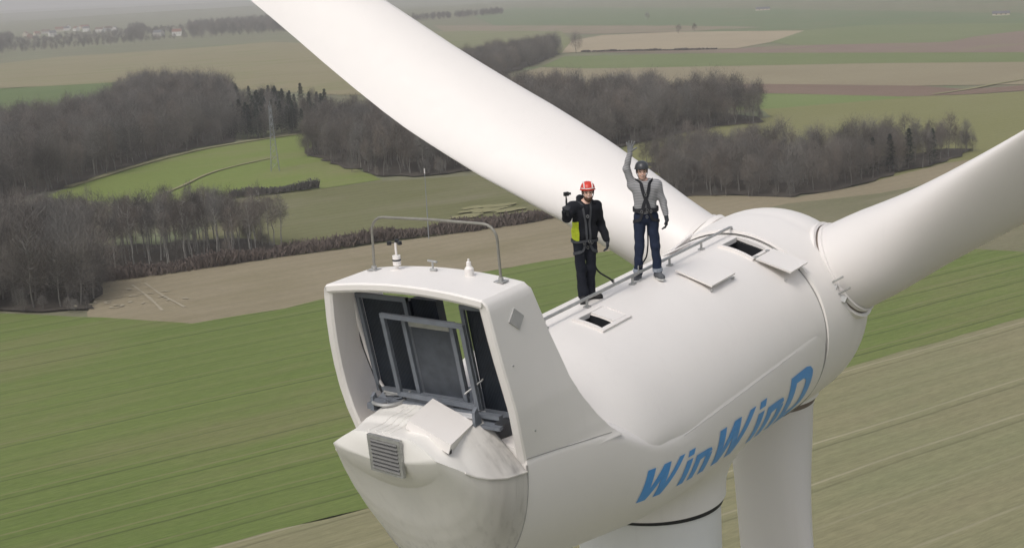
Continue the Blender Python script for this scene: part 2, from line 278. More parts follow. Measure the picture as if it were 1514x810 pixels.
# the ground: one sheet of rings out to the horizon, gently rolling far away
def ground_z(x, y):
    d = np.hypot(x, y); k = np.clip((d-3200)/4000, 0, 1); k = k*k*(3-2*k)
    a = np.arctan2(y, x)
    return k*(14*np.sin(a*7+1.0)+10*np.sin(a*17+d/900.0) + np.clip((d-5000)/9000, 0, 1)*(26+22*np.sin(a*5.0+.4)))
rad = np.concatenate([np.linspace(0, 3000, 16), np.linspace(3200, 9000, 30), np.linspace(9600, 24000, 20)])
th = np.linspace(0, 2*math.pi, 181)[:-1]
V = [(0, 0, -.6)]; F = []
for i, r in enumerate(rad[1:]):
    x, y = r*np.cos(th), r*np.sin(th); z = ground_z(x, y) - .6
    V += list(zip(x, y, z))
n = len(th)
F += [(0, 1+j, 1+(j+1) % n) for j in range(n)]
for i in range(len(rad)-2):
    a, b_ = 1+i*n, 1+(i+1)*n
    F += [(a+j, b_+j, b_+(j+1) % n, a+(j+1) % n) for j in range(n)]
link('ground', mesh_of('ground', V, F, FM['base']), kind='structure')
def sheet(name, poly, z, mat, rough_edge=0.0):
    """a field as one sheet; its edge is broken up a little so that it does not read as cut with a ruler"""
    p = [Vector((x, y, 0)) for x, y in poly]; out = []
    for i, a in enumerate(p):
        b = p[(i+1) % len(p)]; L = (b-a).length; k = max(1, min(60, int(L/6))) if L < 800 else 12
        nrm = Vector((-(b-a).y, (b-a).x, 0)).normalized()
        for j in range(k):
            t = j/k; q = a.lerp(b, t)
            if j and L < 800: q = q + nrm*float(rng.normal(0, rough_edge))
            out.append(q)
    tr = tessellate_polygon([out])
    V = [(q.x, q.y, z) for q in out]
    F = []
    for t in tr:
        a, b, c = (out[i] for i in t)
        F.append(t if (b-a).cross(c-a).z > 0 else t[::-1])
    return link(name, mesh_of(name, V, F, mat, False), kind='structure')
for i, (nm, key, poly) in enumerate(LAND['fields']):
    sheet(nm, poly, -.5 + .02*i, FM[key], .35)
GZ = -.08
def ribbon(name, line, w, z, mat, jit=.3):
    p = np.array(line, float); L = np.r_[0, np.cumsum(np.linalg.norm(np.diff(p, axis=0), axis=1))]
    s = np.linspace(0, L[-1], max(8, int(L[-1]/6))); q = np.c_[np.interp(s, L, p[:, 0]), np.interp(s, L, p[:, 1])]
    k = np.ones(5)/5; qs = q.copy()
    if len(q) > 12:
        for c in (0, 1): qs[2:-2, c] = np.convolve(q[:, c], k, 'valid')
    t = np.gradient(qs, axis=0); t /= np.linalg.norm(t, axis=1)[:, None]; nr = np.c_[-t[:, 1], t[:, 0]]
    wl = w/2*(1 + rng.normal(0, jit*.3, len(qs)))
    V = []; F = []
    for i in range(len(qs)):
        V += [(*(qs[i]-nr[i]*wl[i]), z), (*(qs[i]+nr[i]*wl[i]), z)]
    for i in range(len(qs)-1): F.append((2*i, 2*i+2, 2*i+3, 2*i+1))
    return link(name, mesh_of(name, V, F, mat, False), kind='structure')
track_m = field_mat('chalk_track', (.30, .265, .20), (.36, .32, .24))
track2_m = field_mat('worn_grass', (.235, .225, .12), (.26, .245, .14))
litter_m = field_mat('leaf_litter', (.055, .048, .042), (.085, .074, .062))
ribbon('woodland_track', LAND['lines']['woodpath'], 3.6, GZ, track2_m)
ribbon('grass_track', LAND['lines']['track'], 1.6, GZ, track2_m)
ribbon('farm_track', LAND['lines']['path2'], 3.0, GZ, track2_m)
for k in WOODKEYS: sheet('woodland_floor', LAND['woods'][k], GZ + .004*WOODKEYS.index(k), litter_m, 1.5)
# pale wheel scars and chalky patches
A, B = (np.array(q) for q in LAND['pts']['cham'])
for k, (o, e) in enumerate(((0, 0), (3.2, 2.0))):
    d = (B-A)/np.linalg.norm(B-A); nr = np.array([-d[1], d[0]]); ribbon('wheel_scar', [tuple(A+nr*o), tuple((A+B)/2+nr*(o+.4)), tuple(B+nr*(o+e))], .6, GZ, track_m, 1.0)
for k in range(26):
    c = B*(.55) + A*.45 + rng.normal(0, 1, 2)*np.array([5, 6]) + np.array([-2, 5]); a = rng.uniform(0, 3.1)
    q = [(c[0]+cos_*r*math.cos(a)-sin_*r2*math.sin(a), c[1]+cos_*r*math.sin(a)+sin_*r2*math.cos(a)) for (cos_, sin_), r, r2 in [((math.cos(t), math.sin(t)), rng.uniform(.6, 1.4), rng.uniform(.25, .6)) for t in np.linspace(0, 6.28, 9)[:-1]]]
    link('chalk_patch', mesh_of('chalk_patch', [(x, y, GZ+.03+.002*k) for x, y in q], [tuple(range(8))], track_m, False), kind='structure')
soil = np.array(LAND['pts']['soil']); c0 = soil.mean(0)
for k in range(16):
    a = rng.uniform(0, 6.28); c = c0 + np.array([math.cos(a)*rng.uniform(0, 15), math.sin(a)*rng.uniform(0, 10)]); r = rng.uniform(1.5, 4.5); rr = r*(1 + rng.normal(0, .22, 14))
    q = [(c[0] + rr[i]*1.5*math.cos(t)*.92 + rr[i]*.6*math.sin(t)*.39, c[1] - rr[i]*1.5*math.cos(t)*.39 + rr[i]*.6*math.sin(t)*.92) for i, t in enumerate(np.linspace(0, 6.28, 15)[:-1])]
    link('chalk_patch', mesh_of('chalk_patch', [(x, y, GZ+.03+.004*k) for x, y in q], [tuple(range(14))], track2_m, False), kind='structure')

# ------------------------------------------------------------------ trees
bark = flat('grey_bark', (.15, .14, .128), .9, 0, .25, 2.0)
pale_bark = flat('pale_bark', (.27, .257, .235), .9, 0, .3, 2.0)
def twig_mat(name, c1, c2):
    m, nt, b = new_mat(name); T = NT(nt)
    oi = T.n('ShaderNodeObjectInfo').outputs['Random']
    nz = T.noise(T.obj(), .5, 3)
    c = T.mix(T.math('MULTIPLY_ADD', oi, .8, T.math('MULTIPLY', nz, .2)), c1, c2)
    hue = T.math('FRACT', T.math('MULTIPLY', oi, 7.31)); c = T.mix(1.0, c, T.mix(hue, (1.10, 1.0, .92), (.97, 1.0, 1.01)), 'MULTIPLY')
    T.l(c, b.inputs['Base Color']); b.inputs['Roughness'].default_value = .9; b.inputs['Specular IOR Level'].default_value = .1
    return m
twig = twig_mat('bare_twigs', (.057, .054, .052), (.215, .200, .185))
needle = twig_mat('dark_needles', (.016, .025, .024), (.036, .048, .038))
scrub_m = twig_mat('russet_scrub', (.090, .070, .062), (.155, .122, .106))
def bare_tree(seed, h=22.0, cr=(.58, .40, .24), ntw=2300, spread=1.0, bk=None):
    """trunk with limbs, and a crown of many thin upward twigs; cr = crown centre, half height, half width (of h)"""
    r = np.random.default_rng(seed); tb = MB()
    pts = [(0, 0, -.6)]; x = y = 0.0
    for k in range(1, 8):
        x += r.normal(0, .012)*h; y += r.normal(0, .012)*h; pts.append((x, y, h*.125*k))
    pts = np.array(pts); tb.tube(pts, np.linspace(.26, .05, 8)*h/22, 6)
    limbs = []
    for k in range(int(26*spread)):
        z = h*r.uniform(.28, .86); base = np.array([np.interp(z, pts[:, 2], pts[:, 0]), np.interp(z, pts[:, 2], pts[:, 1]), z])
        a = r.uniform(0, 6.28); up = r.uniform(.5, 1.5); L = h*r.uniform(.13, .26)*(1.15 - .6*(z/h))*spread
        d = np.array([math.cos(a), math.sin(a), up]); d /= np.linalg.norm(d)
        mid = base + d*L*.55 + r.normal(0, .02*h, 3); end = base + d*L + np.array([0, 0, .04*h]) + r.normal(0, .02*h, 3)
        tb.tube([base, mid, end], [.085*h/22, .055*h/22, .02*h/22], 4, False); limbs.append((base, mid, end))
    V = []; F = []
    n = ntw; c = np.array([0, 0, cr[0]*h]); sc = np.array([cr[2], cr[2], cr[1]])*h
    clumps = r.normal(0, 1, (40, 3)); clumps /= np.linalg.norm(clumps, axis=1)[:, None]; clumps *= r.uniform(.35, 1.0, (40, 1))**.5; clumps[:, 2] = np.where(clumps[:, 2] < -.4, clumps[:, 2]*.7, clumps[:, 2])
    for k in range(n):
        cl = clumps[r.integers(40)]; p = c + (cl*.86 + r.normal(0, .19, 3))*sc
        if p[2] < .03*h: p[2] = h*r.uniform(.03, .5)
        d = (p - c)/np.linalg.norm(p-c); d = d*.8 + np.array([0, 0, .55]) + r.normal(0, .45, 3); d /= np.linalg.norm(d)
        L = h*r.uniform(.03, .075); w = r.uniform(.022, .05)*h/22
        s = np.cross(d, r.normal(0, 1, 3)); s /= np.linalg.norm(s); i = len(V)
        V += [p - s*w, p + s*w, p + d*L]; F.append((i, i+1, i+2))
    return tb.mesh('trunk', bk or bark, True, 60), mesh_of('crown', V, F, twig, False)
def conifer(seed, h=20.0):
    r = np.random.default_rng(seed); tb = MB(); tb.tube([(0, 0, -.5), (0, 0, h*.5), (0, 0, h*.97)], [.24, .14, .03], 6)
    V = []; F = []
    for k in range(1500):
        t = r.uniform(0, 1)**.8; z = h*(.10 + .89*t); rr = h*.235*(1-t)**.8*(.75 + .35*math.sin(z*2.6+seed)) + .12
        a = r.uniform(0, 6.28); q = rr*r.uniform(.35, 1.0); p = np.array([math.cos(a)*q, math.sin(a)*q, z])
        d = np.array([math.cos(a), math.sin(a), -.35 + r.normal(0, .2)]); d /= np.linalg.norm(d); s = np.cross(d, [0, 0, 1.0]) + r.normal(0, .3, 3); s /= np.linalg.norm(s)
        L = r.uniform(.5, 1.1); w = r.uniform(.16, .34); i = len(V); V += [p - s*w, p + s*w, p + d*L]; F.append((i, i+1, i+2))
    return tb.mesh('trunk', bark, True, 60), mesh_of('crown', V, F, needle, False)
TALL = [bare_tree(11, ntw=3400), bare_tree(12, cr=(.60, .37, .20), ntw=3000), bare_tree(13, cr=(.56, .42, .26), ntw=3600), bare_tree(14, cr=(.62, .36, .18), ntw=2800)]
WIDE = [bare_tree(21, cr=(.49, .49, .34), ntw=5200, spread=1.5), bare_tree(22, cr=(.48, .50, .30), ntw=4800, spread=1.4)]
SLIM = [bare_tree(41, cr=(.70, .28, .17), ntw=1900, spread=.7, bk=pale_bark), bare_tree(42, cr=(.66, .31, .19), ntw=2100, spread=.8, bk=pale_bark), bare_tree(43, cr=(.72, .26, .15), ntw=1700, spread=.7, bk=pale_bark)]
ALLT = TALL + WIDE + SLIM
CON = [conifer(31), conifer(32), conifer(33)]
def in_poly(p, poly):
    x, y = p; c = False; n = len(poly); j = n-1
    for i in range(n):
        (xi, yi), (xj, yj) = poly[i], poly[j]
        if (yi > y) != (yj > y) and x < (xj-xi)*(y-yi)/(yj-yi) + xi: c = not c
        j = i
    return c
def scatter(poly, step, jit=.42):
    P = np.array(poly); lo, hi = P.min(0), P.max(0); out = []
    for i, x in enumerate(np.arange(lo[0], hi[0], step)):
        for y in np.arange(lo[1], hi[1], step):
            q = (x + rng.uniform(-jit, jit)*step, y + rng.uniform(-jit, jit)*step + (i % 2)*step/2)
            if in_poly(q, poly): out.append(q)
    return out
CAMXY = np.array(cam.location[:2])
WOOD = dict(  # spacing, kinds, height range, label, group
 W1=(7.0, TALL + WIDE, (12, 24.5), 'bare grey tree on the edge of the big wood left of the pylon', 'trees of the big wood behind the pylon'),
 W2a=(5.8, WIDE, (15, 22), 'tall bushy bare tree in the nearest dark clump', 'trees of the nearest clump'),
 W2b=(4.6, SLIM, (13, 18.5), 'slim pale-trunked bare tree in the row above the scrub strip', 'trees of the row above the scrub strip'),
 W3=(6.2, TALL, (12, 22), 'bare tree in the small wood right of the pylon', 'trees of the wood right of the pylon'),
 W4=(6.8, TALL + WIDE, (12, 24), 'bare tree in the wood behind the waving climber', 'trees of the wood behind the waving climber'),
 W5=(6.2, WIDE + TALL[:2], (8.5, 17), 'bare tree in the wood above the spinner', 'trees of the wood above the spinner'),
 W6=(9.0, WIDE, (12, 20), 'small bare tree in the far copse beyond the blade', 'trees of the far copse'))
cand = []
for k in WOODKEYS:
    st, kinds, hr, lab, grp = WOOD[k]
    for q in scatter(LAND['woods'][k], st):
        d = float(np.linalg.norm(np.array(q)-CAMXY)); cand.append((d, k, q))
cand.sort(key=lambda t: t[0])
def bearing(q): v = np.array(q, float)-CAMXY; return math.atan2(v[1], v[0])
def thirds(qs): a = sorted(bearing(q) for q in qs); return a[len(a)//3], a[2*len(a)//3]
def third_of(q, cut): b = bearing(q); return 'left' if b > cut[1] else 'right' if b < cut[0] else 'middle'
N_IND = 262
quota = dict(W1=60, W2a=40, W2b=58, W3=28, W4=20, W5=46, W6=10); used = {k: 0 for k in quota}
indiv, rest = [], []
for c in cand:
    if used[c[1]] < quota[c[1]]: used[c[1]] += 1; indiv.append(c)
    else: rest.append(c)
def plant(name, pair, q, h, label, cat, group, base_h=22.0, wide=1.0):
    t = link(name, None, None, None, label, cat, group); s = h/base_h
    t.location = (q[0], q[1], 0); t.rotation_euler = (0, 0, float(rng.uniform(0, 6.28))); t.scale = (s*wide, s*wide, s)
    a = bpy.data.objects.new('trunk', pair[0]); COL.objects.link(a); a.parent = t
    b = bpy.data.objects.new('crown', pair[1]); COL.objects.link(b); b.parent = t
    return t, a, b
first = {}
CUT = {k: thirds([c[2] for c in indiv if c[1] == k]) for k in WOODKEYS}
for d, k, q in indiv:
    st, kinds, hr, lab, grp = WOOD[k]; p = kinds[int(rng.integers(len(kinds)))]
    t, a, b = plant('bare_tree', p, q, float(rng.uniform(*hr)), lab + ', ' + third_of(q, CUT[k]) + ' part', 'tree', grp + ', ' + third_of(q, CUT[k]) + ' part', wide=float(rng.uniform(.85, 1.2)))
    first.setdefault(id(p), (a, b))
cutA = thirds(LAND['pts']['conA'])
for q in LAND['pts']['conA']: plant('conifer', CON[int(rng.integers(3))], q, float(rng.uniform(12, 19)), 'dark conifer in the stand behind the pylon, ' + third_of(q, cutA) + ' part', 'tree', 'conifers behind the pylon, ' + third_of(q, cutA) + ' part', 20.0)
for q in LAND['pts']['conB']: plant('conifer', CON[int(rng.integers(3))], q, float(rng.uniform(9, 14)), 'small dark conifer at the foot of the wood above the right-hand blade', 'tree', 'conifers above the right-hand blade', 20.0)
lone = LAND['pts']['lone']; plant('bare_tree', WIDE[0], lone, 20.0, 'lone bare tree standing in the far fields by the pale stubble', 'tree', None)
for q in LAND['pts']['edge']: plant('bare_tree', WIDE[1], q, float(rng.uniform(13, 18)), 'leaning bare tree at the edge of the pasture right of the pylon', 'tree', 'edge trees right of the pylon')
for q in LAND['pts']['bushes']: plant('bare_tree', WIDE[0], q, float(rng.uniform(8, 13)), 'small dark bare tree alone in the far fields under the horizon', 'tree', 'lone far trees')
# the rest of the woods as one mass: points that carry instances of the same trees
def far_band(line, depth, step, lo, hi):
    P = np.array(line, float); out = []
    L = np.r_[0, np.cumsum(np.linalg.norm(np.diff(P, axis=0), axis=1))]
    for s in np.arange(0, L[-1], step):
        b = np.array([np.interp(s, L, P[:, 0]), np.interp(s, L, P[:, 1])]); v = (b - CAMXY)/np.linalg.norm(b-CAMXY)
        for dd in np.arange(0, depth, step*1.6): 
            if rng.uniform() < .9: out.append((*(b + v*dd + rng.normal(0, step*.35, 2)), rng.uniform(lo, hi)))
    return out
pts = []
for d, k, q in rest:
    pts.append((q[0], q[1], rng.uniform(*WOOD[k][2]), ALLT.index(WOOD[k][1][int(rng.integers(len(WOOD[k][1])))])))
HV = np.array(LAND['pts']['houses']) - CAMXY; HA = np.arctan2(HV[:, 1], HV[:, 0]); HD = np.linalg.norm(HV, axis=1)
for x, y, h in far_band(LAND['lines']['farwoodL'], 900, 19, 14, 24):
    v = np.array((x, y)) - CAMXY; a_, d_ = math.atan2(v[1], v[0]), float(np.linalg.norm(v)); near_h = np.abs(HA - a_) < 26/d_
    if near_h.any():                       # the village lies open towards the viewer: gardens, only low growth before the houses
        if d_ > HD[near_h].min() - 230 and d_ < HD[near_h].max() + 40: continue
        h *= .55
    pts.append((x, y, h, 4 + rng.integers(0, 2)))
for q in LAND['pts']['conA'][::2]: pts.append((q[0]+float(rng.normal(0, 4)), q[1]+float(rng.normal(0, 4)), rng.uniform(12, 19), int(rng.integers(0, 6))))
pts += [(x, y, h, 4 + rng.integers(0, 2)) for x, y, h in far_band(LAND['lines']['farwood2'], 150, 14, 10, 16)]
for i in range(150):      # low growth in front of the woods
    k = WOODKEYS[int(rng.integers(len(WOODKEYS)-1))]; pl = np.array(LAND['woods'][k]); j = int(rng.integers(len(pl))); a, b = pl[j], pl[(j+1) % len(pl)]
    t = rng.uniform(); q = a*(1-t)+b*t + rng.normal(0, 1.5, 2); pts.append((q[0], q[1], rng.uniform(3.0, 7.0), 4 + rng.integers(0, 2)))
woods_me = mesh_of('woodland', [(p[0], p[1], 0) for p in pts], [])
for nm, tp, data in (('scl', 'FLOAT', [p[2]/22 for p in pts]), ('kind_id', 'INT', [int(p[3]) for p in pts]), ('yaw', 'FLOAT', [float(rng.uniform(0, 6.28)) for _ in pts])):
    at = woods_me.attributes.new(nm, tp, 'POINT'); at.data.foreach_set('value', data)
def instancer(name, me, pairs_objs, label=None):
    o = link(name, me, kind='stuff', label=label)
    ng = bpy.data.node_groups.new(name + '_nodes', 'GeometryNodeTree')
    ng.interface.new_socket('Geometry', in_out='INPUT', socket_type='NodeSocketGeometry'); ng.interface.new_socket('Geometry', in_out='OUTPUT', socket_type='NodeSocketGeometry')
    gi = ng.nodes.new('NodeGroupInput'); go = ng.nodes.new('NodeGroupOutput')
    g2i = []
    for a, b in pairs_objs:
        j = ng.nodes.new('GeometryNodeJoinGeometry')
        for ob in (b, a):
            oi = ng.nodes.new('GeometryNodeObjectInfo'); oi.inputs['Object'].default_value = ob; oi.transform_space = 'ORIGINAL'; ng.links.new(oi.outputs['Geometry'], j.inputs[0])
        gg = ng.nodes.new('GeometryNodeGeometryToInstance'); ng.links.new(j.outputs[0], gg.inputs[0]); g2i.append(gg)
    J = ng.nodes.new('GeometryNodeJoinGeometry')
    for gg in reversed(g2i): ng.links.new(gg.outputs[0], J.inputs[0])
    m2p = ng.nodes.new('GeometryNodeMeshToPoints'); ng.links.new(gi.outputs[0], m2p.inputs[0])
    ip = ng.nodes.new('GeometryNodeInstanceOnPoints'); ng.links.new(m2p.outputs[0], ip.inputs['Points']); ng.links.new(J.outputs[0], ip.inputs['Instance']); ip.inputs['Pick Instance'].default_value = True
    def attr(nm, tp):
        x = ng.nodes.new('GeometryNodeInputNamedAttribute'); x.data_type = tp; x.inputs['Name'].default_value = nm; return x.outputs['Attribute']
    ng.links.new(attr('kind_id', 'INT'), ip.inputs['Instance Index'])
    cx = ng.nodes.new('ShaderNodeCombineXYZ'); ng.links.new(attr('yaw', 'FLOAT'), cx.inputs[2])
    ng.links.new(cx.outputs[0], ip.inputs['Rotation'])
    sc = attr('scl', 'FLOAT'); cs = ng.nodes.new('ShaderNodeCombineXYZ')
    for i in range(3): ng.links.new(sc, cs.inputs[i])
    ng.links.new(cs.outputs[0], ip.inputs['Scale']); ng.links.new(ip.outputs[0], go.inputs[0])
    md = o.modifiers.new('scatter', 'NODES'); md.node_group = ng
    return o
instancer('woodland', woods_me, [first[id(p)] for p in ALLT], 'mass of bare winter trees filling the woods behind')
# russet scrub strip and low hedges: thousands of short stems, nobody could count them
def scrub(name, line, w, h, dens, mat, label):
    P = np.array(line, float); V = []; F = []; L = np.r_[0, np.cumsum(np.linalg.norm(np.diff(P, axis=0), axis=1))]
    n = int(L[-1]*dens)
    for k in range(n):
        s = rng.uniform(0, L[-1]); i = min(np.searchsorted(L, s, 'right')-1, len(P)-2); t = (s-L[i])/(L[i+1]-L[i]); q = P[i]*(1-t)+P[i+1]*t
        d = (P[i+1]-P[i]); d /= np.linalg.norm(d); nr = np.array([-d[1], d[0]])
        q = q + nr*rng.uniform(-w/2, w/2)*(1+.25*math.sin(s*.13)); hh = h*rng.uniform(.45, 1.15)*(1 + .35*math.sin(s*.21+1)*math.sin(s*.053))
        m = len(V)
        for _ in range(4):
            a = rng.uniform(0, 6.28); lean = rng.uniform(.1, .6)*hh; b = np.array([q[0], q[1], -.1]) + np.r_[rng.normal(0, .35, 2), 0]
            tip = b + np.array([math.cos(a)*lean, math.sin(a)*lean, hh*rng.uniform(.6, 1)]); ww = rng.uniform(.08, .22); u = np.array([math.sin(a+1), math.cos(a+1), 0])*ww
            m = len(V); V += [tuple(b-u*.5), tuple(b+u*.5), tuple(tip+u), tuple(tip-u)]; F.append((m, m+1, m+2, m+3))
    return link(name, mesh_of(name, V, F, mat, False), kind='stuff', label=label)
scrub('scrub_strip', LAND['lines']['scrub'], 8.0, 2.6, 26, scrub_m, 'russet scrub strip between stubble and pasture')
scrub('hedgerow', LAND['lines']['hedge1'], 3.2, 2.6, 16, twig, 'short dark hedge on the bright pasture')
scrub('field_hedge', LAND['lines']['farhedge'], 4.0, 1.8, 7, twig, 'long dark far hedge')

# ------------------------------------------------------------------ pylon, mast, village, barns
steel = flat('weathered_steel', (.27, .285, .30), .6, .3, .1)
px_, py_ = LAND['pts']['pylon']; H_ = 26.5
pyl = link('lattice_pylon', None, label='grey lattice steel pylon standing on the bright green pasture', cat='pylon'); pyl.location = (px_, py_, 0); pyl.rotation_euler = (0, 0, R(40))
def hw(z): return np.interp(z, [0, 16, 26.5], [1.7, .75, .45])
cs = [(-1, -1), (1, -1), (1, 1), (-1, 1)]
for sx, sy in cs:
    mb = MB(); mb.tube([(sx*hw(z), sy*hw(z), z) for z in (-.3, 16, 26.5)], .09, 5); sub_ = link('leg', mb.mesh('leg', steel), pyl)
mb = MB(); z = .5
while z < 25.5:
    z2 = min(26.2, z + 1.6*hw(z) + .5)
    for i in range(4):
        a, b = cs[i], cs[(i+1) % 4]
        mb.tube([(a[0]*hw(z), a[1]*hw(z), z), (b[0]*hw(z2), b[1]*hw(z2), z2)], .042, 4); mb.tube([(b[0]*hw(z), b[1]*hw(z), z), (a[0]*hw(z2), a[1]*hw(z2), z2)], .042, 4)
    z = z2
link('lattice', mb.mesh('lattice', steel, False), pyl)
for z in (18.6, 21.6, 24.4):
    mb = MB()
    for s in (-1, 1): mb.tube([(0, -hw(z), z), (s*2.6, 0, z+.25), (0, hw(z), z)], .09, 4); mb.tube([(0, 0, z+1.0), (s*2.6, 0, z+.25)], .07, 4); mb.tube([(s*2.5, 0, z+.2), (s*2.5, 0, z-.9)], .09, 5)
    link('crossarm', mb.mesh('crossarm', steel, False), pyl)
mb = MB(); mb.tube([(0, 0, 26.2), (0, 0, 28.0)], .08, 5); link('top_spike', mb.mesh('top_spike', steel), pyl)
mx, my = LAND['pts']['mast']
mast = link('thin_mast', None, label='thin pale pole rising from the scrub strip behind the hoop', cat='mast'); mast.location = (mx, my, 0)
mb = MB(); mb.tube([(0, 0, -.3), (0, 0, 10), (0, 0, 19.5)], [.17, .13, .07], 6); link('pole', mb.mesh('pole', steel), mast)
mb = MB(); mb.tube([(0, 0, 18.6), (0, 0, 20.0)], .17, 6); link('pole_head', mb.mesh('pole_head', M['shell']), mast)
wall_cols = [flat('white_render', (.66, .64, .61), .8), flat('cream_render', (.52, .46, .37), .8), flat('brick_wall', (.28, .19, .15), .85), flat('grey_render', (.42, .40, .38), .8)]
roof_cols = [flat('red_tiles', (.20, .10, .075), .85), flat('slate', (.11, .11, .12), .7), flat('brown_tiles', (.15, .10, .08), .85)]
glass = flat('dark_window', (.03, .035, .04), .2)
WN = ['white', 'cream', 'brick', 'grey']; RN = ['red', 'slate', 'brown']
def house(q, L, Wd, H1, wi, ri, rz, label, cat='house', name='house'):
    t = link(name, None, label=label, cat=cat, group='houses of the far village' if cat == 'house' else None); t.location = (q[0], q[1], float(ground_z(np.array(q[0]), np.array(q[1])))); t.rotation_euler = (0, 0, rz)
    mb = MB(); a, b = L/2, Wd/2; rh = Wd*.42
    mb.add([(-a, -b, -1), (a, -b, -1), (a, b, -1), (-a, b, -1), (-a, -b, H1), (a, -b, H1), (a, b, H1), (-a, b, H1), (-a, 0, H1+rh), (a, 0, H1+rh)], [(0, 1, 5, 4), (1, 2, 6, 9, 5), (2, 3, 7, 6), (3, 0, 4, 8, 7), (4, 5, 9, 8), (6, 7, 8, 9)])
    w = link('wall', mb.mesh('wall', wall_cols[wi], False), t)
    mb = MB()
    for s in (-1, 1): mb.slab([(-a-.3, s*(b+.4), H1-.15), (a+.3, s*(b+.4), H1-.15), (a+.3, 0, H1+rh+.2), (-a-.3, 0, H1+rh+.2)], -.2 if s < 0 else .2)
    r = link('roof', mb.mesh('roof', roof_cols[ri], False), t)
    mb = MB(); mb.box((a*.5, 0, H1+rh+.5), (.8, .8, 1.4)); link('chimney', mb.mesh('chimney', wall_cols[2], False), r)
    for s in (-1, 1):
        for x in (-a*.55, 0, a*.55):
            mb = MB(); mb.box((x, s*(b+.02), H1*.55), (1.1, .1, 1.3)); link('window', mb.mesh('window', glass, False), w)
    return t
PLACE = ['at the left end of the far village', 'by the left end of the far village', 'in the left part of the far village', 'left of the white gables in the far village', 'just left of the brightest houses of the village', 'beside the brightest houses of the village',
         'in the middle of the far village', 'near the middle of the far village', 'below the middle of the far village', 'right of the brightest houses of the village', 'at the right end of the far village', 'on the lower left edge of the village', 'on the outer left edge of the village', 'just right of the middle of the village', 'standing apart right of the village', 'furthest right of the village, by the field']
for i, q in enumerate(LAND['pts']['houses']):
    wi = [1, 3, 0, 1, 0, 0, 0, 1, 0, 3, 0, 2, 1, 0, 3, 0][i]; ri = [0, 2, 1, 0, 1, 2, 0, 0, 1, 2, 1, 0, 0, 2, 1, 0][i]
    house(q, rng.uniform(14, 24), rng.uniform(9, 12), rng.uniform(5, 8), wi, ri, rng.uniform(0, 3.1), 'tiny %s house with %s roof %s' % (WN[wi], RN[ri], PLACE[i]))
house(LAND['pts']['farm'][0], 24, 7, 2.2, 1, 1, R(-62), 'long low cream barn in the far fields left of centre of the horizon', 'barn', 'barn')
house(LAND['pts']['farm'][1], 20, 6, 2.0, 1, 1, R(-75), 'low cream barn in the far fields near the right horizon', 'barn', 'barn')

LETTER_BASE = np.array([(0.0, -3.347, -2.091), (0.12, -2.835, -2.148), (0.25, -2.254, -2.214), (0.38, -1.602, -2.289), (0.5, -0.881, -2.374), (0.62, -0.089, -2.468), (0.75, 0.772, -2.571), (0.88, 1.703, -2.684), (1.0, 2.704, -2.806)])
LETTER_TOP = np.array([(0.0, -3.173, -1.65), (0.12, -2.638, -1.708), (0.25, -2.047, -1.758), (0.38, -1.401, -1.798), (0.5, -0.7, -1.829), (0.62, 0.057, -1.85), (0.75, 0.869, -1.862), (0.88, 1.737, -1.865), (1.0, 2.66, -1.859)])
BA_AZ = 30.6
BA_B = 45
BB_AZ = 151.1
BB_B = 43
BC_AZ = -90
BC_B = 67
HAZE_DENSITY = 0.00017

# ------------------------------------------------------------------ the wind turbine (one thing: Empty at the tower base > parts > sub-parts)
turbine = link('wind_turbine', None, label='white wind turbine with three blades and WinWinD lettering standing in the fields', cat='wind turbine')
NAC = Matrix.Translation((0, 0, HUB_Z)) @ Matrix.Rotation(-TILT, 4, 'Y')      # nacelle frame: X to the rotor, Z up, z = 0 on the roof line
def npart(name, me, label=None, kind=None):
    o = link(name, me, turbine, kind, label); o.matrix_local = NAC; return o
def sub(name, me, parent, label=None, kind=None): return link(name, me, parent, kind, label)

BR, BZ = 1.72, -1.70                                   # barrel radius and axis height
def barrel_r(x):
    if x >= -2.7: return BR
    return BR*max(0.0, 1 - ((-2.7 - x)/2.35)**2.3)**.5
def on_barrel(x, deg, off=0.0):
    a = R(deg); r = barrel_r(x) + off
    c = math.cos(a); k = min(max((.24-c)/.34, 0), 1); k2 = min(max((-1.7-x)/1.9, 0), 1); k = k*k*(3-2*k)*(.010*min(max((-1.44-(BZ+c*r))/.1, 0), 1) + .115*k2*k2*(3-2*k2))
    return np.array([x, -math.sin(a)*r*(1-k), BZ + (c if c > 0 else c*.45)*r])
# --- barrel with two real hatch openings cut in it
HATCH1 = (2.38, 2.99, 8.0, 26.0); HATCH3 = (-2.36, -2.02, 7.5, 20.0)
xs = sorted(set(np.round(np.concatenate([np.linspace(-5.04, -4.2, 10), np.linspace(-4.1, 3.22, 62), [2.38, 2.99, -2.36, -2.02]]), 3)))
degs = sorted(set(np.round(np.concatenate([np.arange(-180, 180, 4.0), [8.0, 26.0, 7.5, 20.0]]), 3)))
P = np.array([[on_barrel(x, d) for d in degs] for x in xs])
V = P.reshape(-1, 3); F = []; nd = len(degs)
for i in range(len(xs)-1):
    for j in range(nd):
        xm = (xs[i]+xs[i+1])/2; dm = (degs[j] + (degs[j+1] if j+1 < nd else 180))/2
        if any(h[0] < xm < h[1] and h[2] < dm < h[3] for h in (HATCH1, HATCH3)): continue
        j2 = (j+1) % nd
        F.append((i*nd+j, (i+1)*nd+j, (i+1)*nd+j2, i*nd+j2))
nacelle = npart('nacelle_shell', mesh_of('nacelle_shell', V, F, M['shell'], True))
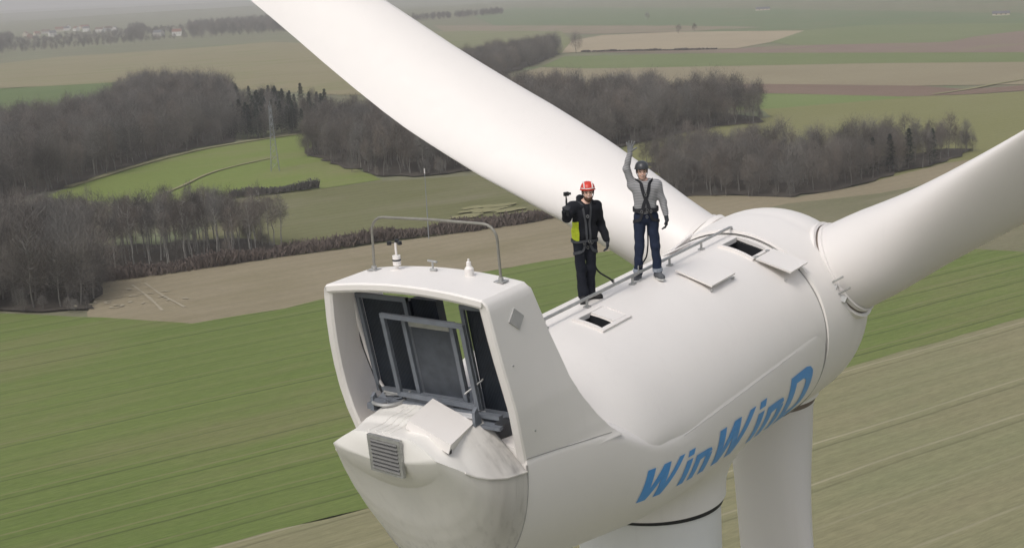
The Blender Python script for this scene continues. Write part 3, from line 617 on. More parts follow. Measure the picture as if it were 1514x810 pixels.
# the front bulkhead and the wells below the openings
mb = MB(); mb.lathe([(3.222, .02), (3.222, 1.60)], (0, 0, BZ), (1, 0, 0), 48)
sub('front_bulkhead', mb.mesh('front_bulkhead', M['inner']), nacelle)
for nm, h in (('hatch_well', HATCH1), ('hatch_well', HATCH3)):
    ring = [on_barrel(h[0], h[2]), on_barrel(h[1], h[2]), on_barrel(h[1], h[3]), on_barrel(h[0], h[3])]
    low = [p + np.array([0, .22, -.75]) for p in ring]
    mb = MB().add(ring + low, [(0,1,5,4),(1,2,6,5),(2,3,7,6),(3,0,4,7),(4,5,6,7)])
    sub(nm, mb.mesh(nm, M['black'], False), nacelle)
def coaming(name, h, w, hgt, mat):
    x0, x1, d0, d1 = h; e = math.degrees(w/BR)
    V = []; F = []
    def loop(x0, x1, d0, d1, off):
        L = []
        for t in np.linspace(0, 1, 5)[:-1]: L.append(on_barrel(x0+(x1-x0)*t, d0, off))
        for t in np.linspace(0, 1, 5)[:-1]: L.append(on_barrel(x1, d0+(d1-d0)*t, off))
        for t in np.linspace(0, 1, 5)[:-1]: L.append(on_barrel(x1+(x0-x1)*t, d1, off))
        for t in np.linspace(0, 1, 5)[:-1]: L.append(on_barrel(x0, d1+(d0-d1)*t, off))
        return L
    lo = loop(x0-w, x1+w, d0-e, d1+e, -.03); l1 = loop(x0-w, x1+w, d0-e, d1+e, hgt); l2 = loop(x0, x1, d0, d1, hgt); l3 = loop(x0, x1, d0, d1, -.04)
    P = np.array([lo, l1, l2, l3]); mb = MB(); mb.grid(P, cv=True)
    return mb.mesh(name, mat, True, 30)
hf = sub('hatch_frame', coaming('hatch_frame', HATCH1, .05, .045, M['shell']), nacelle)
hf3 = sub('hatch_frame', coaming('hatch_frame', (-2.36, -1.66, 7.5, 20.0), .06, .035, M['shell']), nacelle)
def leaf(name, x0, x1, d0, d1, off0, off1, th, mat, parent, skew=0.0):
    """a slightly curved lid lying on the barrel"""
    n = 6; T_ = np.linspace(0, 1, n)
    A0, A1 = on_barrel(x0, d0, off0+.022), on_barrel(x1, d0, off0+.022); B0, B1 = on_barrel(x0+skew, d1, off1+.022), on_barrel(x1+skew, d1, off1+.022)
    nn = np.cross(A1-A0, B0-A0); nn = nn/np.linalg.norm(nn)*th*(1 if nn[2] > 0 else -1)
    bot = np.array([[(A0*(1-a)+A1*a)*(1-t) + (B0*(1-a)+B1*a)*t for a in (0, .5, 1)] for t in T_]); top = bot + nn
    mb = MB(); mb.grid(top); mb.grid(bot[::-1])
    ring_t = list(top[0]) + list(top[1:, -1]) + list(top[-1, ::-1][1:]) + list(top[::-1, 0][1:-1])
    ring_b = list(bot[0]) + list(bot[1:, -1]) + list(bot[-1, ::-1][1:]) + list(bot[::-1, 0][1:-1])
    mb.grid(np.array([ring_b, ring_t]), cv=True)
    return sub(name, mb.mesh(name, mat, True, 30), parent)
lid1 = leaf('hatch_lid', 2.32, 3.06, 29.0, 46.5, .03, .16, .03, M['shell'], nacelle, .2); lid1['label'] = 'open hatch lid folded back on the curved side'
lid2 = leaf('hatch_lid', .50, 1.36, 10.0, 31.0, .025, .06, .03, M['shell'], nacelle, -.03); lid2['label'] = 'closed square hatch lid below the handrail'
lid3 = leaf('hatch_lid', -2.00, -1.66, 7.6, 19.9, -.02, -.02, .03, M['shell'], nacelle)
# an opened lid standing on the far side of the rail
mb = MB(); mb.slab([on_barrel(1.75, -18, .02), on_barrel(2.75, -18, .02), on_barrel(2.75, -14, .15), on_barrel(1.75, -12, .05)], .03)
sub('hatch_lid', mb.mesh('hatch_lid', M['shell'], False), nacelle)
mb = MB()
for x, d in ((.5, 31.5), (1.3, 31.5), (2.55, 47.0)): mb.tube([on_barrel(x, d, -.01), on_barrel(x, d, .05)], .018, 6)
for x in (2.42, 2.9): mb.box(on_barrel(x, 27.7, .05), (.09, .06, .03))
sub('hinge', mb.mesh('hinge', M['galv']), nacelle)
# --- lower cowl: a wider skirt under the barrel that rises out of it as a soft shoulder and runs smoothly down into the yaw neck
#@shell
TX, NECK_R, NECK_Z = -.10, 1.21, -3.40
ST = np.array([  # X, half width, centre z, half height down, half height up
 (-5.60, 1.24, -.80, 1.62, .3), (-5.43, 1.272, -.80, 1.68, .36), (-5.0, 1.341, -.83, 1.79, .40), (-4.5, 1.436, -.88, 1.84, .40), (-4.0, 1.543, -.95, 1.86, .42), (-3.7, 1.60, -1.06, 1.78, .44), (-3.4, 1.64, -1.25, 1.62, .44), (-3.0, 1.685, -1.465, 1.44, .52),
 (-2.6, 1.712, -1.575, 1.40, .86), (-2.2, 1.718, -1.68, 1.31, 1.1), (-1.7, 1.724, -1.69, 1.36, 1.6), (-1.2, 1.725, -1.70, 1.38, 1.725), (0, 1.725, -1.70, 1.45, 1.725), (1.2, 1.725, -1.70, 1.48, 1.725), (2.1, 1.724, -1.70, 1.51, 1.725), (2.7, 1.722, -1.70, 1.54, 1.725), (3.3, 1.70, -1.70, 1.60, 1.725)])
_xs = np.linspace(-5.60, 3.3, 120); _tab = np.array([[np.interp(x, ST[:, 0], ST[:, k]) for k in range(5)] for x in _xs])
for _ in range(16): _tab[1:-1, 1:] = (_tab[:-2, 1:] + 2*_tab[1:-1, 1:] + _tab[2:, 1:])/4
ST = _tab
def cowl_f(x, y, z):
    """signed field of cowl and neck, smoothly joined"""
    w, zc, hb, hu = (np.interp(x, ST[:, 0], ST[:, k]) for k in (1, 2, 3, 4))
    h = np.where(z < zc, hb, hu); p = np.where(z < zc, 2.2, 2.0 + .2*np.clip((-2.2 - x)/1.0, 0, 1)); w = w - .03*np.clip((z + 1.50)/.16, 0, 1)*np.clip((x + 2.9)/1.5, 0, 1)
    f1 = ((np.abs(y/w)**p + np.abs((z-zc)/h)**p)**(1/p) - 1)*np.minimum(w, np.maximum(h, .3))
    f2 = np.maximum(np.hypot(x-TX, y) - NECK_R, z + 1.6)
    k = .36; t = np.clip(.5 + .5*(f2-f1)/k, 0, 1); return f2*(1-t) + f1*t - k*t*(1-t)
def cowl_y(x, z):
    """y of the right-hand flank"""
    ys = np.linspace(-2.3, -.2, 420); f = cowl_f(np.full_like(ys, x), ys, np.full_like(ys, z)); i = int(np.argmax(f < 0))
    return float(ys[i] + (ys[i-1]-ys[i])*f[i]/(f[i]-f[i-1])) if i and f[i] < 0 else -.2
#@endshell
from math import cos, sin, pi
def cowl_pt(x, a):
    w, zc, hb, hu = (np.interp(x, ST[:, 0], ST[:, k]) for k in (1, 2, 3, 4)); c, s = cos(a), sin(a); e = 2/2.2
    return np.array([x, math.copysign(abs(c)**e, c)*w, zc + math.copysign(abs(s)**e, s)*(hu if s > 0 else hb)])
def surface_nets(fn, lo, hi, h):
    lo, hi = np.asarray(lo, float), np.asarray(hi, float); n = np.ceil((hi-lo)/h).astype(int)+1
    ax = [lo[i]+h*np.arange(n[i]) for i in range(3)]
    G = np.stack(np.meshgrid(*ax, indexing='ij'), -1); D = fn(G); s = D < 0
    c = n-1; cnt = np.zeros(c); acc = np.zeros((*c, 3))
    off = [(0,0,0),(1,0,0),(0,1,0),(1,1,0),(0,0,1),(1,0,1),(0,1,1),(1,1,1)]
    def corner(A, o): return A[o[0]:o[0]+c[0], o[1]:o[1]+c[1], o[2]:o[2]+c[2]]
    for i in range(8):
        for ax_ in range(3):
            o = off[i]
            if o[ax_]: continue
            o2 = list(o); o2[ax_] = 1
            d0, d1 = corner(D, o), corner(D, o2); x = (d0 < 0) != (d1 < 0); t = np.where(x, d0/(d0-d1+1e-12), 0)
            p = np.broadcast_to(np.array(o, float), (*c, 3)).copy(); p[..., ax_] += t
            acc += np.where(x[..., None], p, 0); cnt += x
    act = cnt > 0; idx = -np.ones(c, int); idx[act] = np.arange(act.sum())
    V = lo + h*(np.argwhere(act) + acc[act]/cnt[act][:, None]); F = []
    for a_ in range(3):
        b_, c_ = (a_+1) % 3, (a_+2) % 3
        sl0 = [slice(1, -1)]*3; sl0[a_] = slice(0, -1); sl1 = list(sl0); sl1[a_] = slice(1, None)
        e = s[tuple(sl0)] != s[tuple(sl1)]; p = np.argwhere(e); p[:, b_] += 1; p[:, c_] += 1
        flip = ~s[tuple(sl0)][e]; q = []
        for db, dc in ((0, 0), (-1, 0), (-1, -1), (0, -1)):
            r = p.copy(); r[:, b_] += db; r[:, c_] += dc; q.append(idx[r[:, 0], r[:, 1], r[:, 2]])
        q = np.stack(q, 1); q[flip] = q[flip][:, ::-1]; F.append(q[(q >= 0).all(1)])
    return V, np.concatenate(F)[:, ::-1]
V, F = surface_nets(lambda p: cowl_f(p[..., 0], p[..., 1], p[..., 2]), (-5.58, -2.1, -3.7), (3.28, 2.1, .3), .05)
# pull the vertices onto the exact surface
for _ in range(3):
    e_ = .01; f0 = cowl_f(V[:, 0], V[:, 1], V[:, 2]); gr = np.stack([(cowl_f(*(V + e_*d).T) - f0)/e_ for d in np.eye(3)], 1)
    V = V - np.clip((f0/(np.sum(gr*gr, 1)+1e-6)), -.02, .02)[:, None]*gr
me = mesh_of('lower_cowl', V, F.tolist(), M['shell'], True)
bm = bmesh.new(); bm.from_mesh(me)
for co, no in (((-5.43, 0, 0), (-1, 0, 0)), ((3.205, 0, 0), (1, 0, 0)), ((0, 0, NECK_Z), (0, 0, -1)), ((0, 0, -.55), (0, 0, 1))):
    r_ = bmesh.ops.bisect_plane(bm, geom=bm.verts[:] + bm.edges[:] + bm.faces[:], plane_co=co, plane_no=no, clear_outer=True)
    if no[0] < 0: bmesh.ops.holes_fill(bm, edges=[e for e in r_['geom_cut'] if isinstance(e, bmesh.types.BMEdge)])
bm.to_mesh(me); bm.free()
me.polygons.foreach_set('use_smooth', np.ones(len(me.polygons), bool)); me.set_sharp_from_angle(angle=R(50))
cowl_o = npart('lower_cowl', me)
mb = MB(); mb.tube([(x, cowl_y(x, -1.50) + .001, -1.50) for x in np.linspace(-2.2, 1.9, 40)], .0045, 5)
sub('shell_seam', mb.mesh('shell_seam', M['seam2']), cowl_o)
# --- spinner: a ball with three blade bosses
HX, HZ = 4.75, -1.64
prof = []
for t in np.linspace(0, 1, 40):
    a = R(142)*(1-t)
    prof.append((HX + .0 + 1.80*cos(a)*(1.12 if cos(a) > 0 else 1.0), 1.80*sin(a)))
prof = [p for p in prof if p[0] > 3.26]; prof = [(3.25, 1.69), (3.262, 1.742)] + [(x, r*.5+.5*math.hypot(r, .0) if x > 4.4 else max(r, 1.742 + .058*math.sin((x-3.26)/1.5*1.57))) for x, r in prof]
mb = MB(); mb.lathe(prof, (0, 0, HZ), (1, 0, 0), 72)
spinner = npart('spinner', mb.mesh('spinner', M['shell'], True, 40))
mb = MB(); mb.lathe([(3.222, 1.66), (3.222, 1.722), (3.258, 1.722), (3.258, 1.66)], (0, 0, -1.69), (1, 0, 0), 72)
npart('spinner_seam', mb.mesh('spinner_seam', M['seam'], True, 40))
CONE = R(2.0)
def blade_axes(az, beta):
    a = R(az); d = np.array([0, cos(a), sin(a)]); T_ = np.array([0, -sin(a), cos(a)]); Xv = np.array([1.0, 0, 0])
    d2 = d*cos(CONE) + Xv*sin(CONE); X2 = Xv*cos(CONE) - d*sin(CONE)
    e = cos(R(beta))*X2 + sin(R(beta))*T_
    return d2, e, np.cross(d2, e)
def foil(n=56):
    """unit section: x from +.33 (nose) to -.67 (tail), y half thickness of a 1.0 thick profile"""
    out = []
    for k in range(n):
        t = 2*pi*k/n
        xc = (1 + cos(t))/2                       # 1 at nose
        u = 1 - xc
        th = 1.70*(.2969*math.sqrt(max(u, 0)) - .126*u - .3516*u*u + .2843*u**3 - .1036*u**4)*2.94/1.0
        out.append((.33 - u, math.copysign(th, sin(t)) if abs(sin(t)) > 1e-6 else 0.0))
    return np.array(out)
FO = foil(); CI = np.array([(cos(2*pi*k/56), sin(2*pi*k/56)) for k in range(56)])
CH = [(1.6, 1.64), (2.4, 1.66), (3.4, 1.86), (4.6, 2.07), (6, 2.19), (8, 2.15), (10, 2.02), (12, 1.8), (16, 1.5), (22, 1.1), (27, 0.7), (28.5, 0.25)]
TH = [(1.6, 1.64), (2.4, 1.54), (3.4, 1.16), (4.6, 0.86), (6, 0.64), (8, 0.5), (10, 0.42), (12, 0.36), (16, 0.28), (22, 0.18), (27, 0.1), (28.5, 0.04)]
def make_blade(az, beta, gap=.0):
    d, e, nn = blade_axes(az, beta); H = np.array([HX, 0, HZ]); rows = []
    for s in np.concatenate([np.linspace(1.72, 8, 26), np.linspace(8.6, 28.5, 22)]):
        c = np.interp(s, *zip(*CH)); t = np.interp(s, *zip(*TH)); w = np.clip((s-2.5)/6.5, 0, 1); w = w*w*(3-2*w)
        tw = R(11)*max(0, 1-s/14.0); e2 = e*cos(tw) + nn*sin(tw); n2 = nn*cos(tw) - e*sin(tw)
        sec = CI*np.array([c/2, t/2])*(1-w) + FO*np.array([c, t])*w
        rows.append([H + d*s + e2*p[0] + n2*p[1] for p in sec])
    mb = MB(); mb.grid(np.array(rows), cv=True); mb.add(rows[-1], [tuple(range(56))]); mb.add(rows[0], [tuple(range(55, -1, -1))])
    bl = npart('blade', mb.mesh('blade', M['blade'], True, 60))
    o = H
    mb = MB(); mb.lathe([(1.0, 1.15), (1.25, 1.00), (1.45, .91), (1.56, .885), (1.575, .92), (1.665, .92), (1.67, .86), (1.60, .82)], o, d, 56)
    sub('blade_collar', mb.mesh('blade_collar', M['shell'], True, 35), bl)
    mb = MB(); mb.lathe([(1.66, .80), (1.672, .845), (1.70+gap, .845), (1.71+gap, .80)], o, d, 56)
    sub('root_seal', mb.mesh('root_seal', M['brown'], True, 35), bl)
    mb = MB(); mb.lathe([(1.70+gap, .80), (1.702+gap, .848 - .25*gap), (1.77+gap, .852 - .25*gap), (1.785+gap, .815)], o, d, 56)
    sub('root_ring', mb.mesh('root_ring', M['blade'], True, 35), bl)
    return bl, d, e, nn
bladeA, *_ = make_blade(BA_AZ, BA_B)
bladeB, dB, eB, nB = make_blade(BB_AZ, BB_B)
bladeC, *_ = make_blade(BC_AZ, BC_B, .09)
# clamp hardware by the right-hand blade root
H = np.array([HX, 0, HZ]); mb = MB()
vdir = np.array([-.83, -.5, .25]); vdir -= dB*(vdir@dB); vdir /= np.linalg.norm(vdir); vt = np.cross(dB, vdir)
for a, s in ((.15, 1.70), (.45, 1.72)):
    q = H + dB*s + .90*(vdir*cos(a) + vt*sin(a)); mb.box(q, (.10, .12, .10), Euler((.4, .3, .2)))
for a in (.05, .30): 
    q = H + dB*1.5 + .96*(vdir*cos(a) + vt*sin(a)); q2 = H + dB*1.95 + .90*(vdir*cos(a) + vt*sin(a)); mb.tube([q, q2], .018, 6)
sub('locking_bracket', mb.mesh('locking_bracket', M['galv'], False), bladeB)
# --- tower
mb = MB(); mb.lathe([(0, 1.75), (20, 1.55), (45, 1.28), (HUB_Z-3.505, 1.12), (HUB_Z-3.505, .8)], (0, 0, 0), (0, 0, 1), 72)
for z in (20, 42): mb.lathe([(z-.06, 1.5), (z-.06, 1.62 if z < 30 else 1.36), (z+.06, 1.62 if z < 30 else 1.36), (z+.06, 1.4)], (0, 0, 0), (0, 0, 1), 48)
link('tower', mb.mesh('tower', M['tower'], True, 40), turbine)
mb = MB(); mb.lathe([(HUB_Z-3.502, 1.05), (HUB_Z-3.502, 1.165), (HUB_Z-3.32, 1.165), (HUB_Z-3.32, 1.0)], (0, 0, 0), (0, 0, 1), 64)
link('yaw_seal', mb.mesh('yaw_seal', M['dark'], True, 40), turbine)
# --- cooling fairing: an arch over the tail
ZT, ZB = 1.27, -.80
_SZ = [-.9, -.8, -.7, -.4, -.1, .2, .5, .8, 1.1, 1.27]
def rear_x(z): return float(np.interp(z, _SZ, [-5.40, -5.43, -5.46, -5.56, -5.64, -5.72, -5.79, -5.845, -5.885, -5.905]))
def side_y(z, x=None):
    y = float(np.interp(z, _SZ, [1.245, 1.255, 1.27, 1.297, 1.312, 1.295, 1.268, 1.236, 1.20, 1.172]))
    return y if x is None else y + .17*(x - rear_x(z))*max(0.0, (1.27-z)/2)**2
FX = [(-1.45, -2.75), (-1.30, -2.98), (-1.12, -3.35), (-.95, -3.72), (-.80, -3.90), (-.59, -4.10), (-.25, -4.37), (.01, -4.53), (.34, -4.65), (.62, -4.76), (.92, -4.86), (1.31, -5.0)]
def front_x(z): return np.interp(z, *zip(*FX))
rows = []      # (y, z outer), (ny, nz inward), rear, front
zs = np.concatenate([np.linspace(ZB-.16, -.62, 12), np.linspace(-.55, 1.20, 22)])
left, right = [], []
for z in zs:
    right.append((-side_y(z), z, 1, 0, rear_x(z), front_x(z)))
corner = [(-1.155, 1.245, .7, -.7, -5.905, -5.0), (-1.12, 1.275, .1, -1, -5.91, -5.0)]
roof = [(y, 1.275 + .085*(1-(y/1.12)**2), 0, -1, -5.91 - .0*(1-(y/1.12)**2), -5.0) for y in np.linspace(-1.0, 1.0, 17)]
arch = right + corner + roof + [(-y, z, -nx, nz, a, b) for y, z, nx, nz, a, b in corner[::-1]] + [(-y, z, -nx, nz, a, b) for y, z, nx, nz, a, b in right[::-1]]
P = []
for y, z, ny, nz, xr, xf in arch:
    th = .13; iy, iz = y + ny*th, z + nz*th*.85
    k = np.linspace(0, 1, 9)
    ex = [.17*((xf-xr)*t)*max(0.0, (1.27-z)/2)**2*(-1 if y > 0 else 1)*(-1) if abs(ny) == 1 else 0.0 for t in k]
    outer = [(xr + .02 + (xf-.02-xr-.02)*t, y + q*1.0, z) for t, q in zip(k, ex)]; inner = [(xf-.02 + (xr+.04-xf)*t, iy + q, iz) for t, q in zip(k, ex[::-1])]
    P.append([(xr, y + ny*.02, z + nz*.02)] + outer + [(xf, y + ex[-1] + ny*.04, z+nz*.04), (xf, iy + ex[-1] - ny*.02, iz - nz*.02)] + inner + [(xr, iy - ny*.03, iz-nz*.03)])
mb = MB(); mb.grid(np.array(P), cv=True)
fairing = npart('cooler_fairing', mb.mesh('cooler_fairing', M['shell'], True, 30))
# grey plate, bolts, seam along the foot of the fairing
mb = MB(); mb.slab([(-5.41, -side_y(1.07, -5.41)-.012, 1.07), (-5.55, -side_y(.94, -5.55)-.012, .94), (-5.37, -side_y(.81, -5.37)-.012, .81), (-5.24, -side_y(.94, -5.24)-.012, .94)], .012, (0, -1, 0))
sub('marker_plate', mb.mesh('marker_plate', M['plate'], False), fairing, 'grey diamond plate on the fairing side')
mb = MB()
for x, z in ((-5.6, .45), (-5.3, -.42)): mb.tube([(x, -side_y(z, x)+.02, z), (x, -side_y(z, x)-.010, z)], .012, 6)
sub('bolt', mb.mesh('bolt', M['galv']), fairing)
mb = MB()
for sg in (-1, 1): mb.tube([(x, sg*(max(side_y(-.735-.10*(x+5.43), x), -cowl_y(x, -.735-.10*(x+5.43)))+.001), -.735-.10*(x+5.43)) for x in np.linspace(-5.42, -3.9, 16)], .006, 6)
sub('panel_seam', mb.mesh('panel_seam', M['seam']), fairing)
# --- cooler pack inside the fairing
def rect_frame(corners, w, d, ax=(1, 0, 0)):
    """four bars along the edges of a quad, w wide, d deep along ax"""
    c = np.asarray(corners, float); mb = MB(); ax = np.asarray(ax, float); out = []
    for i in range(4):
        a, b = c[i], c[(i+1) % 4]; t = (b-a)/np.linalg.norm(b-a); n = np.cross(t, ax); n /= np.linalg.norm(n)
        a = a - t*w/2; b = b + t*w/2; q = np.array([a - n*w/2, b - n*w/2, b + n*w/2, a + n*w/2])
        out.append((q, d))
    return out
def bars(name, quads, mat, parent):
    for q, d in quads:
        mb = MB(); mb.slab(q + np.array([-d/2, 0, 0]), -d, (1, 0, 0)); sub(name, mb.mesh(name, mat, False), parent)
LEAN = .20
def cp(x, y, z): return np.array([x + LEAN*(.9 - z), y, z])
pack = npart('cooler_pack', MB().box((-5.0, .05, -.36), (1.0, 1.9, .08)).mesh('cooler_pack', M['bar'], False))
bars('frame_bar', rect_frame([cp(-5.68, .48, .90), cp(-5.68, -.66, .87), cp(-5.68, -.66, -.17), cp(-5.68, .48, -.14)], .055, .05), M['bar'], pack)
def panel(name, x, y0, y1, z0, z1, th, mat, parent):
    mb = MB(); mb.slab([cp(x, y0, z1), cp(x, y1, z1), cp(x, y1, z0), cp(x, y0, z0)], -th, (-1, 0, 0)); return sub(name, mb.mesh(name, mat, False), parent)
panel('radiator', -5.46, .19, -.40, -.13, .84, .10, M['radlight'], pack)['label'] = 'grey mesh covered middle radiator'
bars('frame_bar', rect_frame([cp(-5.60, .24, .87), cp(-5.60, -.45, .85), cp(-5.60, -.45, -.17), cp(-5.60, .24, -.15)], .055, .05), M['bar'], pack)
mb = MB(); mb.slab([cp(-5.585, .19, .83), cp(-5.585, -.39, .82), cp(-5.585, -.39, .75), cp(-5.585, .19, .76)], -.01, (-1, 0, 0))
sub('radiator_header', mb.mesh('radiator_header', M['galv'], False), pack)
panel('radiator', -5.25, 1.00, .28, -.20, 1.02, .14, M['rad'], pack)['label'] = 'dark left radiator'
panel('radiator', -5.22, .27, -.10, -.20, 1.05, .14, M['rad'], pack)
panel('radiator', -5.30, -.58, -1.13, -.30, 1.05, .14, M['rad'], pack)['label'] = 'dark right radiator'
bars('frame_bar', rect_frame([cp(-5.43, 1.02, 1.05), cp(-5.43, .30, 1.05), cp(-5.43, .30, -.22), cp(-5.43, 1.02, -.22)], .055, .05), M['bar'], pack)
bars('frame_bar', rect_frame([cp(-5.48, -.56, 1.05), cp(-5.48, -1.13, 1.05), cp(-5.48, -1.13, -.3), cp(-5.48, -.56, -.3)], .05, .05), M['bar'], pack)
mb = MB(); mb.tube([cp(-5.44, 1.10, 1.05), cp(-5.42, 1.12, .7), cp(-5.42, 1.09, .3), cp(-5.42, 1.02, -.1), cp(-5.42, .96, -.22)], [.022, .026, .028, .026, .022], 8)
sub('pale_hose', mb.mesh('pale_hose', M['shell']), pack)
mb = MB(); mb.tube([cp(-5.42, 1.16, 1.1), cp(-5.40, 1.17, .7), cp(-5.40, 1.13, .3), cp(-5.42, 1.04, -.1), cp(-5.45, .95, -.3)], .028, 8)
sub('black_hose', mb.mesh('black_hose', M['black']), pack)
mb = MB(); mb.tube([cp(-5.1, -.48, .95), cp(-5.1, -.50, .6), cp(-5.12, -.60, .25), cp(-5.1, -.68, .05)], .03, 8)
sub('black_hose', mb.mesh('black_hose', M['black']), pack)
mb = MB(); mb.tube([(-5.45, .75, -.16), (-5.45, .35, -.18), (-5.45, .35, -.10)], .016, 6); mb.tube([(-5.5, -.5, -.02), (-5.3, -.62, .1), (-5.1, -.66, .25)], .012, 6)
sub('pipe', mb.mesh('pipe', M['galv']), pack)
# sill beams under the pack, a fan guard, corner brackets
for y0, y1, x, z, hgt in ((.85, -.98, -5.48, -.25, .05), (.88, -1.02, -5.54, -.36, .04)):
    mb = MB(); mb.box((x, (y0+y1)/2, z), (.08, abs(y1-y0), hgt)); sub('sill_beam', mb.mesh('sill_beam', M['bar'], False), pack)
mb = MB(); mb.box((-5.50, -.30, -.25), (.24, .80, .02)); sub('drip_tray', mb.mesh('drip_tray', M['inner'], False), pack)
mb = MB(); c = np.array([-5.50, .64, -.235])
mb.tube([c + .20*np.array([cos(t), sin(t), 0]) for t in np.linspace(0, 2*pi, 25)], .022, 8, False)
sub('fan_ring', mb.mesh('fan_ring', M['galv']), pack)
for k in range(5):
    t = k*2*pi/5; mb = MB(); mb.slab([c + .04*np.array([cos(t), sin(t), .2]), c + .19*np.array([cos(t-.2), sin(t-.2), .3]), c + .19*np.array([cos(t+.35), sin(t+.35), -.1]), c + .04*np.array([cos(t+.9), sin(t+.9), -.1])], .012)
    sub('fan_blade', mb.mesh('fan_blade', M['bar'], False), pack)
for y in (.80, -.70):
    mb = MB(); mb.slab([(-5.66, y, -.34), (-5.66, y, -.16), (-5.60, y, -.12), (-5.52, y, -.34)], .04, (0, 1, 0)); sub('bracket', mb.mesh('bracket', M['bar'], False), pack)
# --- tail cap with its louvre, ribs and lid
CX0, CL = -5.445, 1.025
def cap_w(s): return np.interp(s, [0, .18, .35, .5, .65, .8, .92, 1], [1.27, 1.23, 1.175, 1.095, 1.0, .90, .81, .745])
def cap_z(s): return np.interp(s, [0, .3, .5, .65, .85, 1], [-.885, -.86, -.81, -.74, -.585, -.47])
def cap_b(s): return np.interp(s, [0, .2, .4, .6, .8, .92, 1], [1.58, 1.36, 1.12, .90, .70, .59, .52])
def cap_top(s, q):           # q = y / w
    zc, h = cap_z(s), np.interp(s, [0, .03, .5, 1], [.60, .65, .57, .22])
    t = max(0.0, (abs(q) - .52)/.48); return zc + h*(1 - .06*min(abs(q)/.52, 1)**2 - .94*t**1.25)
rows = []; SS = np.linspace(0, 1, 33)
for s in SS:
    w, zc, b = cap_w(s), cap_z(s), cap_b(s); row = []; ve = .93 + .30*s
    for q in np.concatenate([np.linspace(-1, -.52, 9), np.linspace(-.45, .45, 15), np.linspace(.52, 1, 9)]): row.append((CX0 - CL*s, q*w, cap_top(s, q)))
    for a in np.linspace(0, pi, 41)[1:-1]:
        c_, s_ = cos(a), sin(a); dz = abs(s_)**.93*b; row.append((CX0 - CL*s + .24*s*dz/b, math.copysign(abs(c_)**ve, c_)*w, zc - dz))
    rows.append(row)
mb = MB(); P = np.array(rows); mb.grid(P, cv=True); 
# rear facet as rings shrinking to its centre, so that it shades smoothly and bulges a little
E_ = P[-1]; cen = np.array([-6.46, 0, -.60]); rings = [E_]
for t in (.05, .3, .6, .95): rings.append(E_*(1-t) + cen*t + np.array([-.035*min(1, t*4), 0, 0]))
mb.grid(np.array(rings), cv=True); mb.add(P[0], [tuple(range(P.shape[1]))])
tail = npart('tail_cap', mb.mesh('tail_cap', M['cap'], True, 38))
# crease lip round the deck edge and the stained valley beside the hump
mb = MB()
for sg in (-1, 1): mb.tube([(CX0 - CL*s, sg*(cap_w(s)+.002), cap_z(s)) for s in np.linspace(0, .74, 16)], .015, 6)
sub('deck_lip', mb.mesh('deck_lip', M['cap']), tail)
mb = MB(); mb.tube([(-5.437, cowl_pt(-5.43, a)[1], cowl_pt(-5.43, a)[2]) for a in np.linspace(-pi, 0, 48)], .013, 6)
sub('tail_seam', mb.mesh('tail_seam', M['seam']), tail)
for y in (.0, .09, .19, .30):
    mb = MB(); mb.tube([(CX0 - CL*s, y - .07*s, cap_top(s, (y - .07*s)/cap_w(s)) - .002) for s in np.linspace(.10, .95, 14)], .011, 6)
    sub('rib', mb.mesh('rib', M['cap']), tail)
# lid over the tail
lq = [(-5.58, -.09, -.125), (-5.62, -.70, -.325), (-6.26, -.81, -.365), (-6.22, -.20, -.165)]
mb = MB(); mb.slab([(x, y, z+.028) for x, y, z in lq], .12, (0, -.35, 1));
sub('tail_lid', mb.mesh('tail_lid', M['shell'], False), tail)
mb = MB()
for x, y, z in ((-6.22, -.755, -.43), (-5.66, -.70, -.42), (-5.60, -.72, -.43)): mb.box((x, y, z), (.035, .04, .06))
sub('latch', mb.mesh('latch', M['black'], False), tail)
# louvre
lv = [(-6.535, .12, -.26), (-6.535, -.30, -.285), (-6.50, -.29, -.70), (-6.50, .13, -.665)]
fr = rect_frame(lv, .045, .03); louv = None
mbx = MB(); q0 = np.array(lv) + np.array([.004, 0, 0]); mbx.slab(q0, -.02, (-1, 0, 0))
louv = npart('louvre', mbx.mesh('louvre', M['black'], False))
for q, d in fr:
    mb = MB(); mb.slab(q + np.array([-.03, 0, 0]), -.05, (1, 0, 0)); sub('louvre_frame', mb.mesh('louvre_frame', M['galv'], False), louv)
lv = np.array(lv)
for k in range(8):
    t = (k+.6)/8.4; a = lv[0]*(1-t) + lv[3]*t; b = lv[1]*(1-t) + lv[2]*t; u = (b-a)/np.linalg.norm(b-a); a = a + u*.02; b = b - u*.02
    mb = MB(); mb.slab([a + (-.012, 0, .012), b + (-.012, 0, .012), b + (-.040, 0, -.020), a + (-.040, 0, -.020)], .005)
    sub('slat', mb.mesh('slat', M['slat'], False), louv)
# --- handrail along the ridge
mb = MB(); zr = .155
rail_pts = [(-3.3, -.02, zr)] + [(x, -.02, zr) for x in np.linspace(-2.8, 3.2, 12)] + [(3.27, -.02, zr-.01), (3.29, -.02, zr-.05), (3.29, -.02, -.02)]
mb.tube(rail_pts, .024, 10)
rail = npart('handrail', mb.mesh('handrail', M['galv']))
for x in (2.06, .89, -.36, -1.74, -2.9):
    mb = MB(); mb.tube([(x, -.02, .0), (x, -.02, zr)], .02, 8); mb.box((x, -.02, .03), (.10, .08, .025)); sub('rail_post', mb.mesh('rail_post', M['galv']), rail)
